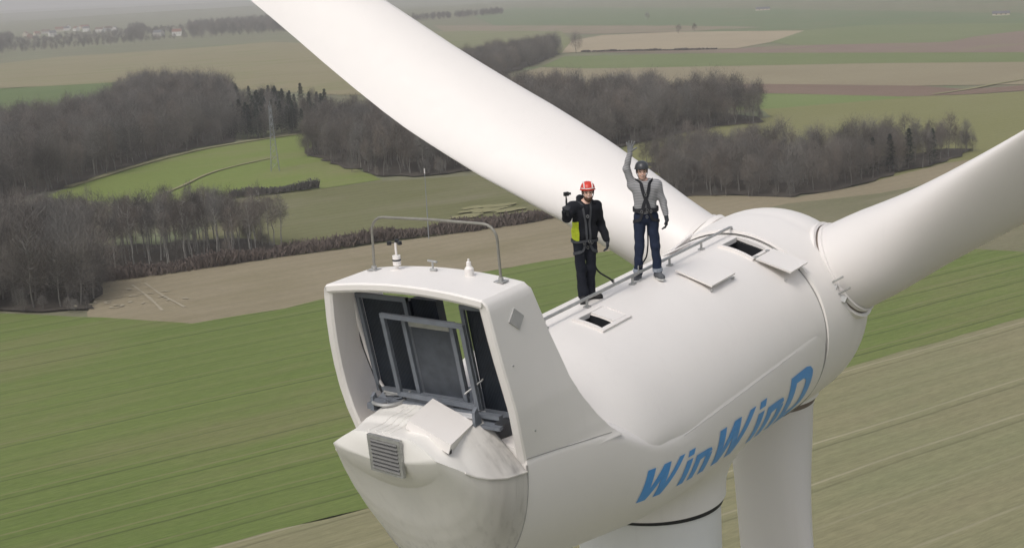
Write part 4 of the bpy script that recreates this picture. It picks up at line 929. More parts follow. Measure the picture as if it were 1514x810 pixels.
# --- hoop and sensors on the fairing roof
def arc(c, r, a0, a1, u, w, n=6): return [np.asarray(c) + r*(cos(t)*np.asarray(u) + sin(t)*np.asarray(w)) for t in np.linspace(a0, a1, n)]
Yv, Zv = (0, 1, 0), (0, 0, 1); xh = -5.21
pts = [(xh, -.93, 1.29), (xh, -.915, 1.78)] + arc((xh, -.73, 1.79), .185, pi, pi/2, (0, 1, 0), Zv) + [(xh, 0, 1.985)] + arc((xh, .73, 1.79), .185, pi/2, 0, (0, 1, 0), Zv) + [(xh, .915, 1.78), (xh, .93, 1.29)]
mb = MB(); mb.tube(pts, .017, 10)
hoop = npart('lightning_hoop', mb.mesh('lightning_hoop', M['hoop']))
for y in (-.93, .93):
    mb = MB(); mb.box((xh, y, 1.312), (.13, .13, .014)); mb.tube([(xh, y, 1.30), (xh, y, 1.36)], .032, 8); sub('foot_plate', mb.mesh('foot_plate', M['galv']), hoop)
zs0 = 1.345
mb = MB(); mb.tube([(xh, .57, zs0-.02), (xh, .57, zs0+.05)], .018, 8); mb.tube([(xh, .57, zs0+.05), (xh, .57, zs0+.17)], .05, 12); mb.tube([(xh, .57, zs0+.17), (xh, .57, zs0+.33)], .014, 8); mb.box((xh, .57, zs0-.005), (.12, .12, .012))
an = npart('anemometer', mb.mesh('anemometer', M['shell']))
mb = MB(); mb.tube([(xh, .57, zs0+.105), (xh, .57, zs0+.125)], .053, 12); sub('black_band', mb.mesh('black_band', M['black']), an)
for k in range(3):
    t = .4 + k*2*pi/3; a = np.array([xh, .57, zs0+.33]); b = a + .075*np.array([cos(t), sin(t), 0])
    mb = MB(); mb.tube([a, b], .006, 5); mb.tube([b-np.array([0, 0, .02]), b+np.array([0, 0, .02])], .028, 8); sub('cup', mb.mesh('cup', M['black']), an)
mb = MB(); zc_ = 1.345; mb.box((xh, .035, zc_), (.12, .13, .014)); mb.tube([(xh, .035, zc_), (xh, .035, zc_+.13)], .012, 8); mb.tube([(xh, -.03, zc_+.13), (xh, .10, zc_+.14)], .014, 8); mb.tube([(xh, -.02, zc_+.03), (xh, .07, zc_+.03)], .02, 8)
npart('wind_vane', mb.mesh('wind_vane', M['galv']))
mb = MB(); mb.lathe([(0, .075), (.012, .075), (.014, .055), (.10, .055), (.13, .03), (.18, .028), (.19, .012), (.215, .012), (.22, .001)], (xh, -.49, 1.33), (0, 0, 1), 16)
npart('beacon_light', mb.mesh('beacon_light', M['shell']))
# --- lettering: flat blue film on the right-hand flank
def stroke(a, b, w):                     # parallelogram with horizontal ends
    return [(a[0], a[1]), (a[0]+w, a[1]), (b[0]+w, b[1]), (b[0], b[1])]
def lett_W(x): 
    w = .27
    return [stroke((x, 1), (x+.14, 0), w*.95), stroke((x+.20, 0), (x+.56, 1), w*.85), stroke((x+.58, 1), (x+.68, 0), w*.9), stroke((x+.72, 0), (x+1.16, 1), w*.85)]
def lett_i(x): return [stroke((x, 0), (x, .72), .25), stroke((x, .82), (x, 1.0), .25)]
def lett_n(x): return [stroke((x, 0), (x, .72), .25), [(x+.25, .72), (x+.25, .50), (x+.38, .53), (x+.48, .53), (x+.70, .60), (x+.62, .70), (x+.48, .72)], stroke((x+.46, 0), (x+.46, .56), .25)]
def lett_D(x): return [stroke((x, 0), (x, 1), .26), [(x+.26, 1), (x+.26, .80), (x+.52, .80), (x+.62, .73), (x+.88, .73), (x+.86, .84), (x+.74, .95), (x+.58, 1)], stroke((x+.62, .28), (x+.62, .73), .26),
                       [(x+.26, .20), (x+.26, 0), (x+.58, 0), (x+.74, .06), (x+.86, .18), (x+.88, .28), (x+.62, .28), (x+.52, .20)]]
word = []; x = 0
for ch, adv in (('W', 1.58), ('i', .40), ('n', .86), ('W', 1.58), ('i', .40), ('n', .86), ('D', .9)):
    word.append((ch, {'W': lett_W, 'i': lett_i, 'n': lett_n, 'D': lett_D}[ch](x))); x += adv
TOTAL = x
LB, LT = LETTER_BASE, LETTER_TOP       # (X, z) polylines of base line and cap line on the cowl
def shell_y(x, z):
    yc = cowl_y(x, z); dz = z - BZ; yb = -math.sqrt(max(0, barrel_r(x)**2 - dz*dz)) if dz > .12 else 0; return min(yc, yb) - .006
def let_pt(u, v):
    u = u/TOTAL
    b = np.array([np.interp(u, LB[:, 0], LB[:, 1]), np.interp(u, LB[:, 0], LB[:, 2])]); t = np.array([np.interp(u, LT[:, 0], LT[:, 1]), np.interp(u, LT[:, 0], LT[:, 2])])
    p = b*(1-v) + t*v
    return (p[0], shell_y(p[0], p[1]), p[1])
lettering = npart('lettering', None)
for ch, polys in word:
    bm = bmesh.new()
    for poly in polys:
        vs = [bm.verts.new((px, py, 0)) for px, py in poly]; bm.faces.new(vs)
    bmesh.ops.triangulate(bm, faces=bm.faces[:])
    for _ in range(3): bmesh.ops.subdivide_edges(bm, edges=[e for e in bm.edges if e.calc_length() > .09], cuts=1, use_grid_fill=True)
    bmesh.ops.triangulate(bm, faces=bm.faces[:])
    for v in bm.verts: v.co = let_pt(v.co.x, v.co.y)
    me = bpy.data.meshes.new('letter'); bm.normal_update(); bm.to_mesh(me); bm.free(); me.materials.append(M['blue'])
    me.polygons.foreach_set('use_smooth', np.ones(len(me.polygons), bool))
    lo = sub('letter', me, lettering)


# ------------------------------------------------------------------ the two climbers: bodies as one smooth surface (signed distances), clothing as its children
def cap_sd(p, a, b, ra, rb):
    a, b = np.asarray(a, float), np.asarray(b, float); ab = b-a; t = np.clip(((p-a)@ab)/(ab@ab), 0, 1)
    return np.linalg.norm(p-a-t[..., None]*ab, axis=-1) - (ra + (rb-ra)*t)
def ell_sd(p, c, r, rot=None):
    q = p-np.asarray(c, float)
    if rot is not None: q = q @ np.array(rot.to_matrix())
    r = np.asarray(r, float); k0 = np.linalg.norm(q/r, axis=-1); k1 = np.linalg.norm(q/(r*r), axis=-1)
    return k0*(k0-1)/(k1+1e-9)
def smin(a, b, k):
    h = np.clip(.5+.5*(b-a)/k, 0, 1); return b*(1-h)+a*h - k*h*(1-h)
def union(ds, k):
    d = ds[0]
    for e in ds[1:]: d = smin(d, e, k)
    return d
def sd_mesh(name, fn, lo, hi, h, mat, attrs=None):
    V, F = surface_nets(fn, lo, hi, h); me = mesh_of(name, V, F.tolist(), mat, True)
    if attrs:
        for k, f in attrs.items():
            at = me.attributes.new(k, 'FLOAT', 'POINT'); at.data.foreach_set('value', f(V).astype(np.float32))
    return me
def folds(p, amp, f=22.0, seed=0.0):
    return amp*(np.sin(p[..., 2]*f+seed+3*np.sin(p[..., 0]*9+seed))*np.sin(p[..., 0]*f*.7+p[..., 1]*f*.9+seed*2) + .6*np.sin(p[..., 2]*f*1.9+p[..., 0]*17+seed))
skin = flat('skin', (.64, .41, .32), .5, 0, .06, 30)
hairm = flat('dark_hair', (.025, .018, .013), .6, 0, .2, 60)
def cloth(name, col, rough=.85, var=.15, sc=30): return flat(name, col, rough, 0, var, sc, .25)
jean = cloth('dark_denim', (.018, .026, .052)); cuffm = cloth('turned_denim', (.30, .33, .38)); jackm = cloth('black_jacket', (.012, .013, .018)); trou = cloth('navy_trousers', (.011, .013, .020))
lime = cloth('hi_vis_lime', (.50, .58, .04)); strap = cloth('black_webbing', (.028, .028, .033)); gstrap = cloth('grey_webbing', (.06, .063, .07)); glov = cloth('dark_glove', (.045, .048, .055)); pglov = cloth('pale_glove', (.20, .205, .21))
redp = flat('red_helmet_plastic', (.60, .045, .025), .35, 0, .05); whitep = flat('white_helmet_band', (.78, .76, .74), .4); darkp = flat('dark_helmet_plastic', (.045, .047, .052), .35); solem = flat('pale_sole', (.60, .60, .58), .7); shoem = cloth('grey_shoe', (.10, .105, .115)); bshoe = cloth('dark_shoe', (.03, .03, .032)); lipm = flat('lips', (.30, .10, .09), .5); teeth = flat('teeth', (.80, .77, .70), .3); eyem = flat('eye', (.03, .02, .015), .2); metal = flat('carabiner_metal', (.30, .30, .31), .35, .8)
def striped():
    m, nt, b = new_mat('striped_knit'); T = NT(nt)
    at = T.n('ShaderNodeAttribute'); at.attribute_name = 'stripe'
    w = T.math('SINE', T.math('MULTIPLY', at.outputs['Fac'], 2*math.pi/.024))
    c = T.mix(T.ramp(w, [(.38, 0.0), (.62, 1.0)]), (.33, .325, .33), (.135, .14, .155))
    T.l(c, b.inputs['Base Color']); b.inputs['Roughness'].default_value = .9; return m
knit = striped()
def hand_parts(wrist, d, palm_n, side, curl, spread=.0, L=.172):
    """distance pieces of a hand: palm, four fingers bent at two knuckles, thumb leaving the side of the palm. d = finger direction, palm_n = out of the palm, side = towards the thumb"""
    wrist, d, n, s = (np.asarray(v, float) for v in (wrist, d, palm_n, side)); d = d/np.linalg.norm(d); s = s - d*(s@d); s /= np.linalg.norm(s); n = np.cross(d, s)*np.sign(np.cross(d, s)@n + 1e-9)
    P = []; pl = L*.50
    for o in (-.027, -.009, .009, .027): P.append((wrist + d*.012 + s*o*.6, wrist + d*pl + s*o, .017, .0135))
    for i, (o, fl) in enumerate(((.030, .95), (.010, 1.05), (-.010, 1.0), (-.029, .80))):
        b = wrist + d*pl + s*o; fd = d + s*o*spread*14; fd /= np.linalg.norm(fd); a1 = curl*.8; a2 = curl*1.9
        m = b + (fd*math.cos(a1) + n*math.sin(a1))*L*.26*fl; t = m + (fd*math.cos(a2) + n*math.sin(a2))*L*.27*fl
        P += [(b, m, .0105, .0098), (m, t, .0098, .0082)]
    tb = wrist + d*.030 + s*.026; tm = tb + (s*.75 + d*.6 + n*.25)/1.0*L*.20; tt = tm + (d*.85 + s*(.35 + spread) + n*(.1 + curl*.5))/1.1*L*.20
    P += [(tb, tm, .0145, .0115), (tm, tt, .0115, .009)]
    return P
def parts_sd(P, k=.008):
    return lambda p: union([cap_sd(p, *q) for q in P], k)
def bounds(P, m=.03):
    q = np.array([x for a, b, *_ in P for x in (a, b)]); return q.min(0)-m-.02, q.max(0)+m+.02
def person(name, label, loc, yaw, J, style):
    """J: joints in the person's frame (x to the viewer's right, -y towards the viewer, z up)"""
    root = link(name, None, None, None, label, 'person'); root.matrix_world = NAC @ Matrix.Translation(loc) @ Matrix.Rotation(TILT, 4, 'Y') @ Matrix.Rotation(yaw, 4, 'Z')
    g = lambda k: np.array(J[k], float)
    hd = g('head'); hl = np.array(J.get('look', (0, -1, 0)), float); hl /= np.linalg.norm(hl); hr = np.cross(hl, (0, 0, 1)); hr /= np.linalg.norm(hr); hu = np.cross(hr, hl)
    hp = lambda x, y, z: hd + hr*x + hl*y + hu*z             # head frame: x right, y to the face, z up
    hrot = Matrix(np.array([hr, hl, hu]).T.tolist())
    class _R:                                               # rotation holder for ell_sd
        def to_matrix(s): return hrot
    HR = _R()
    hands = {k: hand_parts(g(k+'_wrist'), g(k+'_fing'), g(k+'_palm'), g(k+'_thumb'), J[k+'_curl'], J.get(k+'_spread', 0)) for k in ('ra', 'la')}
    def body(p):
        trunk = union([ell_sd(p, g('pelvis')+[0, 0, .02], (.165, .115, .14)), ell_sd(p, g('belly'), (.15, .105, .17)), ell_sd(p, g('chest'), (.175, .115, .20)), cap_sd(p, g('rs'), g('ls'), .065, .065)], .07)
        neck = cap_sd(p, g('neck'), hp(0, -.02, -.05), .058, .052)
        limbs = []
        for s in 'rl':
            limbs += [union([cap_sd(p, g(s+'s'), g(s+'e'), .052, .042), cap_sd(p, g(s+'e'), g(s+'a_wrist'), .042, .028)], .03), union([cap_sd(p, g(s+'h'), g(s+'k'), .085, .055), cap_sd(p, g(s+'k'), g(s+'f'), .055, .040), cap_sd(p, g(s+'f'), g(s+'t'), .045, .035)], .03)]
        d = union([trunk, neck] + limbs, .035)
        head = union([ell_sd(p, hp(0, -.012, .035), (.076, .096, .098), HR), ell_sd(p, hp(0, .025, -.055), (.056, .062, .062), HR), cap_sd(p, hp(0, .045, -.095), hp(0, .06, -.09), .026, .022)], .03)
        nose = cap_sd(p, hp(0, .082, .015), hp(0, .106, -.022), .009, .014)
        brow = cap_sd(p, hp(-.035, .078, .030), hp(.035, .078, .030), .012, .012)
        ch = smin(cap_sd(p, hp(-.036, .066, -.03), hp(-.03, .06, -.045), .02, .018), cap_sd(p, hp(.036, .066, -.03), hp(.03, .06, -.045), .02, .018), .01)
        head = union([head, brow, ch, nose], .012)
        ears = np.minimum(ell_sd(p, hp(-.080, -.01, -.005), (.010, .020, .032), HR), ell_sd(p, hp(.080, -.01, -.005), (.010, .020, .032), HR))
        sock = np.minimum(ell_sd(p, hp(-.032, .090, .012), (.015, .012, .009), HR), ell_sd(p, hp(.032, .090, .012), (.015, .012, .009), HR))
        head = np.maximum(smin(head, ears, .008), -sock)
        d = smin(d, head, .02)
        for k in hands: d = smin(d, parts_sd(hands[k])(p), .012)
        return d
    allp = np.array([np.array(J[k], float) for k in J if k not in ('look',) and not k.endswith(('_fing', '_palm', '_thumb', '_curl', '_spread'))])
    lo, hi = allp.min(0)-.26, allp.max(0)+.26; lo[2] = min(lo[2], -.02)
    bm_ = link('body', sd_mesh('body', body, lo, hi, .0115, skin), root)
    def child(nm, me, lab=None): return link(nm, me, root, None, lab)
    # face
    for x in (-.032, .032):
        mb = MB(); mb.lathe([(-.009, .001), (-.006, .007), (0, .0095), (.006, .007), (.009, .001)], hp(x, .083, .012), hl, 10); child('eye', mb.mesh('eye', eyem))
        mb = MB(); mb.tube([hp(x-.018, .090, .034), hp(x, .096, .040), hp(x+.018, .090, .034)], .0045, 5); child('eyebrow', mb.mesh('eyebrow', hairm))
    mb = MB(); mb.tube([hp(-.027, .080, -.046), hp(-.012, .090, -.054), hp(.012, .090, -.054), hp(.027, .080, -.046)], [.004, .008, .008, .004], 6); child('mouth', mb.mesh('mouth', lipm))
    mb = MB(); mb.tube([hp(-.019, .0885, -.047), hp(0, .097, -.050), hp(.019, .0885, -.047)], [.003, .0055, .003], 6); child('teeth', mb.mesh('teeth', teeth))
    # hair below the helmet, and a short beard if worn
    def hair(p):
        d = np.maximum(ell_sd(p, hp(0, -.024, .035), (.084, .098, .103), HR), (p-hp(0, .045, 0))@hl); return np.maximum(d, -((p-hp(0, 0, -.035))@hu))
    child('hair', sd_mesh('hair', hair, hd-.16, hd+.16, .010, hairm))
    if style.get('beard'):
        def beard(p):
            d = union([ell_sd(p, hp(0, .022, -.062), (.062, .068, .062), HR), cap_sd(p, hp(0, .045, -.098), hp(0, .064, -.09), .028, .024)], .02)-.001
            d = np.maximum(d, (p-hp(0, 0, -.040))@hu - .012*0); d = np.maximum(d, -ell_sd(p, hp(0, .10, -.05), (.036, .03, .016), HR)); return np.maximum(d, -((p-hp(0, -.01, 0))@hl))
        child('beard', sd_mesh('beard', beard, hd-.16, hd+.14, .009, cloth('beard', (.10, .06, .04))))
    # torso garment with sleeves
    P = style
    def torso(p):
        tr = union([ell_sd(p, g('belly')+[0, 0, -.02], (.168, .125, .20)), ell_sd(p, g('chest'), (.192, .130, .205)), cap_sd(p, g('rs'), g('ls'), .080, .080)], .08)
        if P.get('hem'): tr = smin(tr, ell_sd(p, g('pelvis')+[0, 0, .05], (.190, .140, .15)), .06)
        sl = [union([cap_sd(p, g(s+'s'), g(s+'e'), P['sleeve'], P['sleeve']*.85), cap_sd(p, g(s+'e'), g(s+'e')*.08+g(s+'a_wrist')*.92, P['sleeve']*.85, P['sleeve']*.66)], .03) for s in 'rl']
        d = union([tr]+sl, .05) + folds(p, P['fold'], 24, P['seed'])
        cutz = P['hemz']; d = np.maximum(d, cutz - p[..., 2] + .012*np.sin(p[..., 0]*14+P['seed']))
        return np.maximum(d, -(cap_sd(p, g('neck'), hp(0, .02, .10), P['collar'], .062)))
    def stripe_at(V):
        best = np.full(len(V), 9.0); val = V[:, 2].copy(); best = ell_sd(V, g('chest'), (.192, .13, .205)); best = np.minimum(best, ell_sd(V, g('belly'), (.168, .125, .2)))
        for s in 'rl':
            for a, b, o in ((g(s+'s'), g(s+'e'), 0.0), (g(s+'e'), g(s+'a_wrist'), np.linalg.norm(g(s+'e')-g(s+'s')))):
                d = cap_sd(V, a, b, P['sleeve'], P['sleeve']*.8); u = (b-a)/np.linalg.norm(b-a); t = o + (V-a)@u
                w = (d < best-.004) & ((V-a)@u > .03 if o == 0 else np.ones(len(V), bool)); val = np.where(w, t, val); best = np.where(w, d, best)
        return val
    child(P['top_name'], sd_mesh(P['top_name'], torso, lo, hi, .0125, P['top_mat'], {'stripe': stripe_at} if P['top_mat'] is knit else None), P.get('top_label'))
    def legs(p):
        L_ = [ell_sd(p, g('pelvis')+[0, 0, .02], (.178, .130, .14))]
        for s in 'rl': L_.append(union([cap_sd(p, g(s+'h'), g(s+'k'), .098, .070), cap_sd(p, g(s+'k'), g(s+'f')+[0, 0, .015], .070, P['leg'])], .03))
        d = union(L_, .03) + folds(p, .0055, 19, P['seed']+2)
        return np.maximum(np.maximum(d, p[..., 2]-g('pelvis')[2]-.10), .065 - p[..., 2])
    child(P['leg_name'], sd_mesh(P['leg_name'], legs, lo, hi, .0125, P['leg_mat']))
    for s in 'rl':
        def shoe(p):
            a, t = g(s+'f'), g(s+'t'); heel = a - (t-a)*.38; d = union([cap_sd(p, a*[1, 1, 0]+[0, 0, .11], a*[1, 1, 0]+[0, 0, .05], .052, .05), cap_sd(p, heel*[1, 1, 0]+[0, 0, .05], t*[1, 1, 0]+[0, 0, .045], .044, .046), cap_sd(p, a*[1, 1, 0]+[0, 0, .085], t*[1, 1, 0]+[0, 0, .05], .045, .036)], .03)
            return np.maximum(d, .016-p[..., 2])
        sh = child('shoe', sd_mesh('shoe', shoe, g(s+'f')-[.22, .22, .13], g(s+'f')+[.22, .22, .15], .010, P['shoe_mat']))
        def sole(p):
            a, t = g(s+'f'), g(s+'t'); heel = a - (t-a)*.38; d = cap_sd(p*[1, 1, 0], heel*[1, 1, 0], t*[1, 1, 0], .047, .050); return np.maximum(np.maximum(d, p[..., 2]-.026), -p[..., 2]+.0)
        link('sole', sd_mesh('sole', sole, g(s+'f')-[.22, .22, .12], g(s+'f')+[.22, .22, .1], .009, P['sole_mat']), sh)
        if P.get('cuffs'):
            a = g(s+'f')+[0, 0, .02]; u = (g(s+'k')-a)/np.linalg.norm(g(s+'k')-a); mb = MB(); mb.lathe([(-.015, P['leg']-.01), (-.015, P['leg']+.010), (.035, P['leg']+.014), (.04, P['leg'])], a+u*.02, u, 16); child('trouser_cuff', mb.mesh('trouser_cuff', cuffm))
    for k, mt in P['gloves'].items():
        hs = [(a, b, ra+.0035, rb+.0035) for a, b, ra, rb in hands[k]]; w = g(k+'_wrist'); e = g(k[0]+'e'); u = (w-e)/np.linalg.norm(w-e)
        hs.append((w-u*.045, w+u*.02, .034, .032)); b0, b1 = bounds(hs); child('glove', sd_mesh('glove', parts_sd(hs, .007), b0, b1, .0065, mt))
    # helmet with its brim line, vents and chin strap
    def helm(p):
        d = ell_sd(p, hp(0, -.014, .060), (.104, .126, .104), HR); cut = (p-hp(0, .0, .040))@hu - .10*((p-hd)@hl)*1.0
        d = np.maximum(d, -cut)
        for x in (-.045, 0, .045): d = np.maximum(d, -(cap_sd(p, hp(x, .03, .170), hp(x*1.1, -.07, .165), .010, .010)))
        return d
    he = child('helmet', sd_mesh('helmet', helm, hd-.2, hd+.22, .009, P['helmet']))
    mb = MB(); rim = [hp(.106*cos(t), -.014+.128*sin(t), .046+.10*(-.014+.128*sin(t))) for t in np.linspace(0, 2*pi, 33)]; mb.tube(rim, .008, 6, False); link('helmet_rim', mb.mesh('helmet_rim', P['rim']), he)
    if P.get('bands'):
        for x in (-.05, .05):
            mb = MB(); mb.tube([hp(x*1.15, -.014+.127*cos(t)*math.sqrt(1-(x/.104)**2), .060+.106*sin(t)*math.sqrt(1-(x/.104)**2)) for t in np.linspace(.15, 2.9, 15)], .008, 6); link('helmet_band', mb.mesh('helmet_band', whitep), he)
        mb = MB(); mb.tube([hp(.104*cos(t), -.014+.126*sin(t), .075) for t in np.linspace(.5, 2.64, 12)], .007, 6); link('helmet_band', mb.mesh('helmet_band', whitep), he)
    mb = MB()
    for x in (-1, 1): mb.tube([hp(x*.088, .0, .04), hp(x*.078, .01, -.03), hp(x*.045, .04, -.098), hp(0, .055, -.122)], .006, 5)
    link('chin_strap', mb.mesh('chin_strap', strap), he)
    def trunk_only(p):
        d = union([ell_sd(p, g('belly')+[0, 0, -.02], (.172, .130, .20)), ell_sd(p, g('chest'), (.196, .134, .205)), cap_sd(p, g('rs'), g('ls'), .084, .084), ell_sd(p, g('pelvis')+[0, 0, .04], (.196, .146, .15) if P.get('hem') else (.182, .134, .14))], .07)
        return np.minimum(d, legs(p))
    # harness: webbing laid on the garment by marching in to its surface
    def on(q, off=.006):
        q = np.array(q, float); axis = np.array([g('belly')[0]*.5+g('chest')[0]*.5, g('belly')[1]*.5+g('chest')[1]*.5, q[2]]); d = q-axis; d[2] = 0; d /= np.linalg.norm(d)
        ts = np.linspace(.34, .02, 120); pts_ = axis + ts[:, None]*d; sd = trunk_only(pts_); i = np.argmax(sd < 0); return pts_[i] + d*off
    def webbing(pts_, w, mt, nm, par):
        P_ = np.array(pts_, float); out = []
        for a, b in zip(P_[:-1], P_[1:]):
            for t in np.linspace(0, 1, 6)[:-1]: out.append(on(a*(1-t)+b*t))
        out.append(on(P_[-1])); out = np.array(out); mb = MB(); t = np.gradient(out, axis=0); c = np.array([g('chest')[0], g('chest')[1], 0]); V = []
        for q, tt in zip(out, t):
            nn = q-c; nn[2] = 0; nn /= np.linalg.norm(nn); sd = np.cross(tt, nn); sd /= np.linalg.norm(sd)+1e-9; V.append([q-sd*w/2, q+sd*w/2, q+sd*w/2+nn*.008, q-sd*w/2+nn*.008])
        mb.grid(np.array(V), cv=True); return link(nm, mb.mesh(nm, mt, True, 40), par)
    c = g('chest'); bl = g('belly'); cz = c[2]; HM = P['harness']
    har = child('harness', None) if False else None
    belt_z = P['beltz']; ring = [(c[0]+.3*cos(t), c[1]+.3*sin(t), belt_z+.01*sin(3*t)) for t in np.linspace(0, 2*pi, 20)]
    har = webbing(ring, P.get('sw', .05)*1.15, HM, 'harness', root)
    for s in (-1, 1):
        webbing([(c[0]+s*.115, c[1]-.03, cz+.19), (c[0]+s*.115, c[1]-.2, cz+.14), (c[0]+s*.10, c[1]-.3, cz+.05), (c[0]+s*.035, c[1]-.3, cz-.05), (c[0]-s*.06, c[1]-.3, belt_z+.10), (c[0]-s*.12, c[1]-.3, belt_z)] if P.get('crossed') else
                [(c[0]+s*.11, c[1]-.03, cz+.19), (c[0]+s*.11, c[1]-.2, cz+.14), (c[0]+s*.105, c[1]-.3, cz+.02), (c[0]+s*.06, c[1]-.3, cz-.12), (c[0]+s*.05, c[1]-.3, belt_z)], P.get('sw', .05), HM, 'shoulder_strap', har)
        webbing([(c[0]+s*.10, c[1]-.3, belt_z-.02), (c[0]+s*.16, c[1]-.2, belt_z-.14), (c[0]+s*.20, c[1]+.05, belt_z-.20)], .045, HM, 'leg_strap', har)
    SW = P.get('sw', .05)
    webbing([(c[0]-.09, c[1]-.3, cz-.02), (c[0]+.09, c[1]-.3, cz-.02)], .035, HM, 'chest_strap', har)
    for x, z in ((0, cz-.02), (.03, belt_z), (-.14, belt_z-.02), (.15, belt_z-.02), (.02, belt_z-.10)):
        q = on((c[0]+x, c[1]-.3, z), .016); mb = MB(); mb.tube([q+.015*np.array([cos(t), 0, 1.5*sin(t)]) for t in np.linspace(0, 2*pi, 13)], .005, 6, False); link('carabiner', mb.mesh('carabiner', metal), har)
    P['_torso'] = torso; P['_on'] = on
    return root, child
CAMN = np.array([-17.74, -9.41]);
def facing(loc, turn=0.0):
    d = CAMN - np.array(loc[:2]); return math.atan2(d[1], d[0]) + pi/2 + turn
locB = (.04, -.07, .012)
B, bch = person('person', 'man in striped jumper, jeans and dark helmet waving with one raised arm', locB, facing(locB, .06), dict(
    pelvis=(0, 0, .97), belly=(-.005, -.01, 1.14), chest=(-.005, -.01, 1.34), neck=(-.015, -.0, 1.50), head=(-.045, -.035, 1.655), look=(.02, -1, -.06),
    rs=(-.185, 0, 1.455), re=(-.275, -.03, 1.70), ra_wrist=(-.215, -.05, 1.945), ra_fing=(.06, -.05, 1), ra_palm=(.1, -1, 0), ra_thumb=(1, .1, .15), ra_curl=.12, ra_spread=1.0,
    ls=(.175, 0, 1.435), le=(.265, .0, 1.165), la_wrist=(.305, -.05, .925), la_fing=(-.05, -.10, -1), la_palm=(-1, 0, 0), la_thumb=(-.2, -1, .1), la_curl=.55,
    rh=(-.095, 0, .93), rk=(-.115, -.02, .51), rf=(-.145, .0, .09), rt=(-.185, -.15, .05), lh=(.09, 0, .93), lk=(.125, -.02, .51), lf=(.155, .01, .09), lt=(.205, -.13, .05)),
    dict(top_name='jumper', top_mat=knit, sleeve=.063, fold=.0035, seed=1.0, hemz=.985, collar=.072, leg_name='jeans', leg_mat=jean, leg=.066, shoe_mat=shoem, sole_mat=solem, cuffs=True, gloves={'ra': pglov, 'la': glov}, helmet=darkp, rim=darkp, harness=strap, beltz=1.085, crossed=True, top_label=None))
locA = (-1.35, .20, .0)
sA = dict(top_name='jacket', top_mat=jackm, sleeve=.078, fold=.006, seed=4.0, hemz=.80, hem=True, sw=.03, collar=.070, leg_name='trousers', leg_mat=trou, leg=.078, shoe_mat=bshoe, sole_mat=bshoe, gloves={'ra': glov, 'la': glov}, helmet=redp, rim=redp, bands=True, harness=gstrap, beltz=.90, beard=True)
A, ach = person('person', 'man in black jacket with lime panel and red helmet holding up a small camera', locA, facing(locA, .30), dict(
    pelvis=(.0, 0, .93), belly=(.0, -.0, 1.08), chest=(.01, -.0, 1.28), neck=(.03, -.02, 1.435), head=(.055, -.05, 1.585), look=(-.22, -1, -.03),
    rs=(-.175, .0, 1.385), re=(-.315, -.20, 1.275), ra_wrist=(-.375, -.32, 1.39), ra_fing=(-.10, -.35, .60), ra_palm=(.75, -.2, 0), ra_thumb=(.3, -.2, .6), ra_curl=1.15,
    ls=(.185, .0, 1.365), le=(.265, .06, 1.10), la_wrist=(.315, -.05, .875), la_fing=(.05, -.2, -1), la_palm=(-1, 0, 0), la_thumb=(-.2, -1, .1), la_curl=.6,
    rh=(-.09, 0, .90), rk=(-.085, -.02, .49), rf=(-.075, -.06, .09), rt=(-.12, -.20, .05), lh=(.085, 0, .90), lk=(.075, .0, .49), lf=(.06, .05, .09), lt=(.185, -.02, .05)), sA)
# lime side panel, collar and hood of the jacket
def limef(p):
    d = sA['_torso'](p) - .007; d = np.maximum(d, p[..., 0]+.112); d = np.maximum(d, np.maximum(.86-p[..., 2], p[..., 2]-(1.18+.25*(p[..., 0]+.15)))); return np.maximum(d, p[..., 1]-.10)
ach('lime_panel', sd_mesh('lime_panel', limef, (-.30, -.20, .80), (-.05, .16, 1.28), .010, lime))
def hood(p):
    d = union([cap_sd(p, (-.09, -.02, 1.43), (-.02, .10, 1.49), .042, .05), cap_sd(p, (-.02, .10, 1.49), (.10, .06, 1.47), .05, .045), cap_sd(p, (.10, .06, 1.47), (.135, -.06, 1.43), .04, .034), cap_sd(p, (-.09, -.02, 1.43), (-.05, -.10, 1.40), .04, .03)], .03) + folds(p, .004, 30, 2)
    return np.maximum(d, -cap_sd(p, (.03, -.02, 1.42), (.05, -.05, 1.6), .066, .075))
ach('hood', sd_mesh('hood', hood, (-.2, -.2, 1.34), (.25, .22, 1.60), .010, jackm))
# the action camera on its stick, held in the raised hand
w = np.array((-.375, -.32, 1.39)); fd = np.array((-.10, -.35, .60)); fd /= np.linalg.norm(fd); hc = w + fd*.075 + np.array([.022, -.012, 0])
stick = link('camera_stick', None, label='small action camera on a short black hand grip held up by the man in black', cat='camera'); stick.matrix_world = A.matrix_world.copy()
mb = MB(); mb.tube([hc + np.array([.012, .0, -.12]), hc, hc + np.array([-.004, -.01, .10]), hc + np.array([-.006, -.015, .16])], [.015, .016, .014, .009], 10); link('grip', mb.mesh('grip', M['black']), stick)
q = hc + np.array([-.004, -.02, .195]); mb = MB(); mb.box(q, (.072, .040, .052), Euler((.1, 0, .35))); cb = link('camera_body', mb.mesh('camera_body', M['black'], False), stick)
mb = MB(); mb.tube([q + np.array([.02, .0, .0]), q + np.array([.065, -.012, .004])], .017, 10); link('lens', mb.mesh('lens', M['dark']), cb)
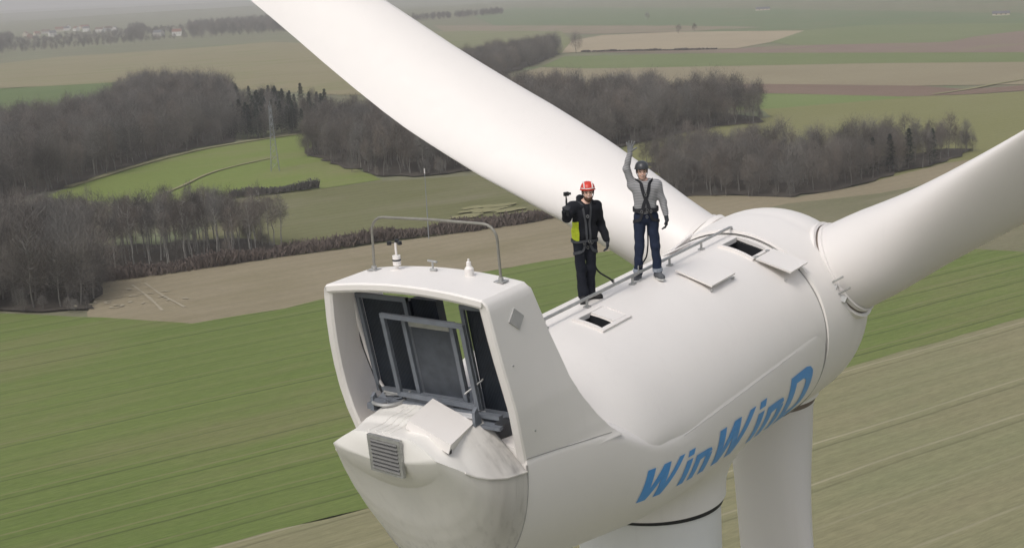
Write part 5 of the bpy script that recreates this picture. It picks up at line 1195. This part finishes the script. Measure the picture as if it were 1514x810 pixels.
# safety lanyards down to the handrail
def lanyard(pts_, label, r=.011):
    P_ = np.array(pts_, float); s = np.linspace(0, len(P_)-1, 26); i = np.minimum(s.astype(int), len(P_)-2); t = (s-i)[:, None]
    Q = P_[i]*(1-t)+P_[i+1]*t
    for _ in range(4): Q[1:-1] = (Q[:-2]+2*Q[1:-1]+Q[2:])/4
    o = link('safety_lanyard', None, label=label, cat='lanyard'); o.matrix_world = NAC
    mb = MB(); mb.tube(Q, r, 8); link('strap', mb.mesh('strap', strap), o)
    e = Q[-1]; mb = MB(); mb.tube([e + .05*np.array([.5*cos(t), .3*cos(t), sin(t)]) for t in np.linspace(0, 2*pi, 17)], .008, 6, False); link('hook', mb.mesh('hook', M['galv']), o)
    mb = MB(); mb.tube([Q[-5], Q[-2]], .02, 8); link('shock_pack', mb.mesh('shock_pack', M['black']), o)
def nac_of(root, q): v = NAC.inverted() @ (root.matrix_world @ Vector(q)); return (v.x, v.y, v.z)
lanyard([nac_of(A, (.10, .10, .86)), nac_of(A, (.13, .10, .56)), nac_of(A, (.19, .02, .40)), (-.98, .0, .25), (-.93, -.02, .19)], 'dark safety lanyard from the man in black down to the handrail', .013)
lanyard([nac_of(B, (.02, .10, .90)), nac_of(B, (.03, .12, .55)), nac_of(B, (.00, .10, .32)), (-.12, -.0, .20)], 'grey and black lanyard between the legs of the man in stripes', .012)


# ------------------------------------------------------------------ haze
hz_m = bpy.data.materials.new('thin_haze'); hz_m.use_nodes = True; nt = hz_m.node_tree
for n_ in list(nt.nodes):
    if n_.type != 'OUTPUT_MATERIAL': nt.nodes.remove(n_)
pv = nt.nodes.new('ShaderNodeVolumePrincipled'); pv.inputs['Color'].default_value = (1.0, .975, .95, 1); pv.inputs['Density'].default_value = HAZE_DENSITY; pv.inputs['Anisotropy'].default_value = 0.0
nt.links.new(pv.outputs[0], [n_ for n_ in nt.nodes if n_.type == 'OUTPUT_MATERIAL'][0].inputs['Volume'])
mb = MB(); mb.box((0, 0, 60), (52000, 52000, 320)); hz = link('haze', mb.mesh('haze', hz_m, False), kind='stuff')
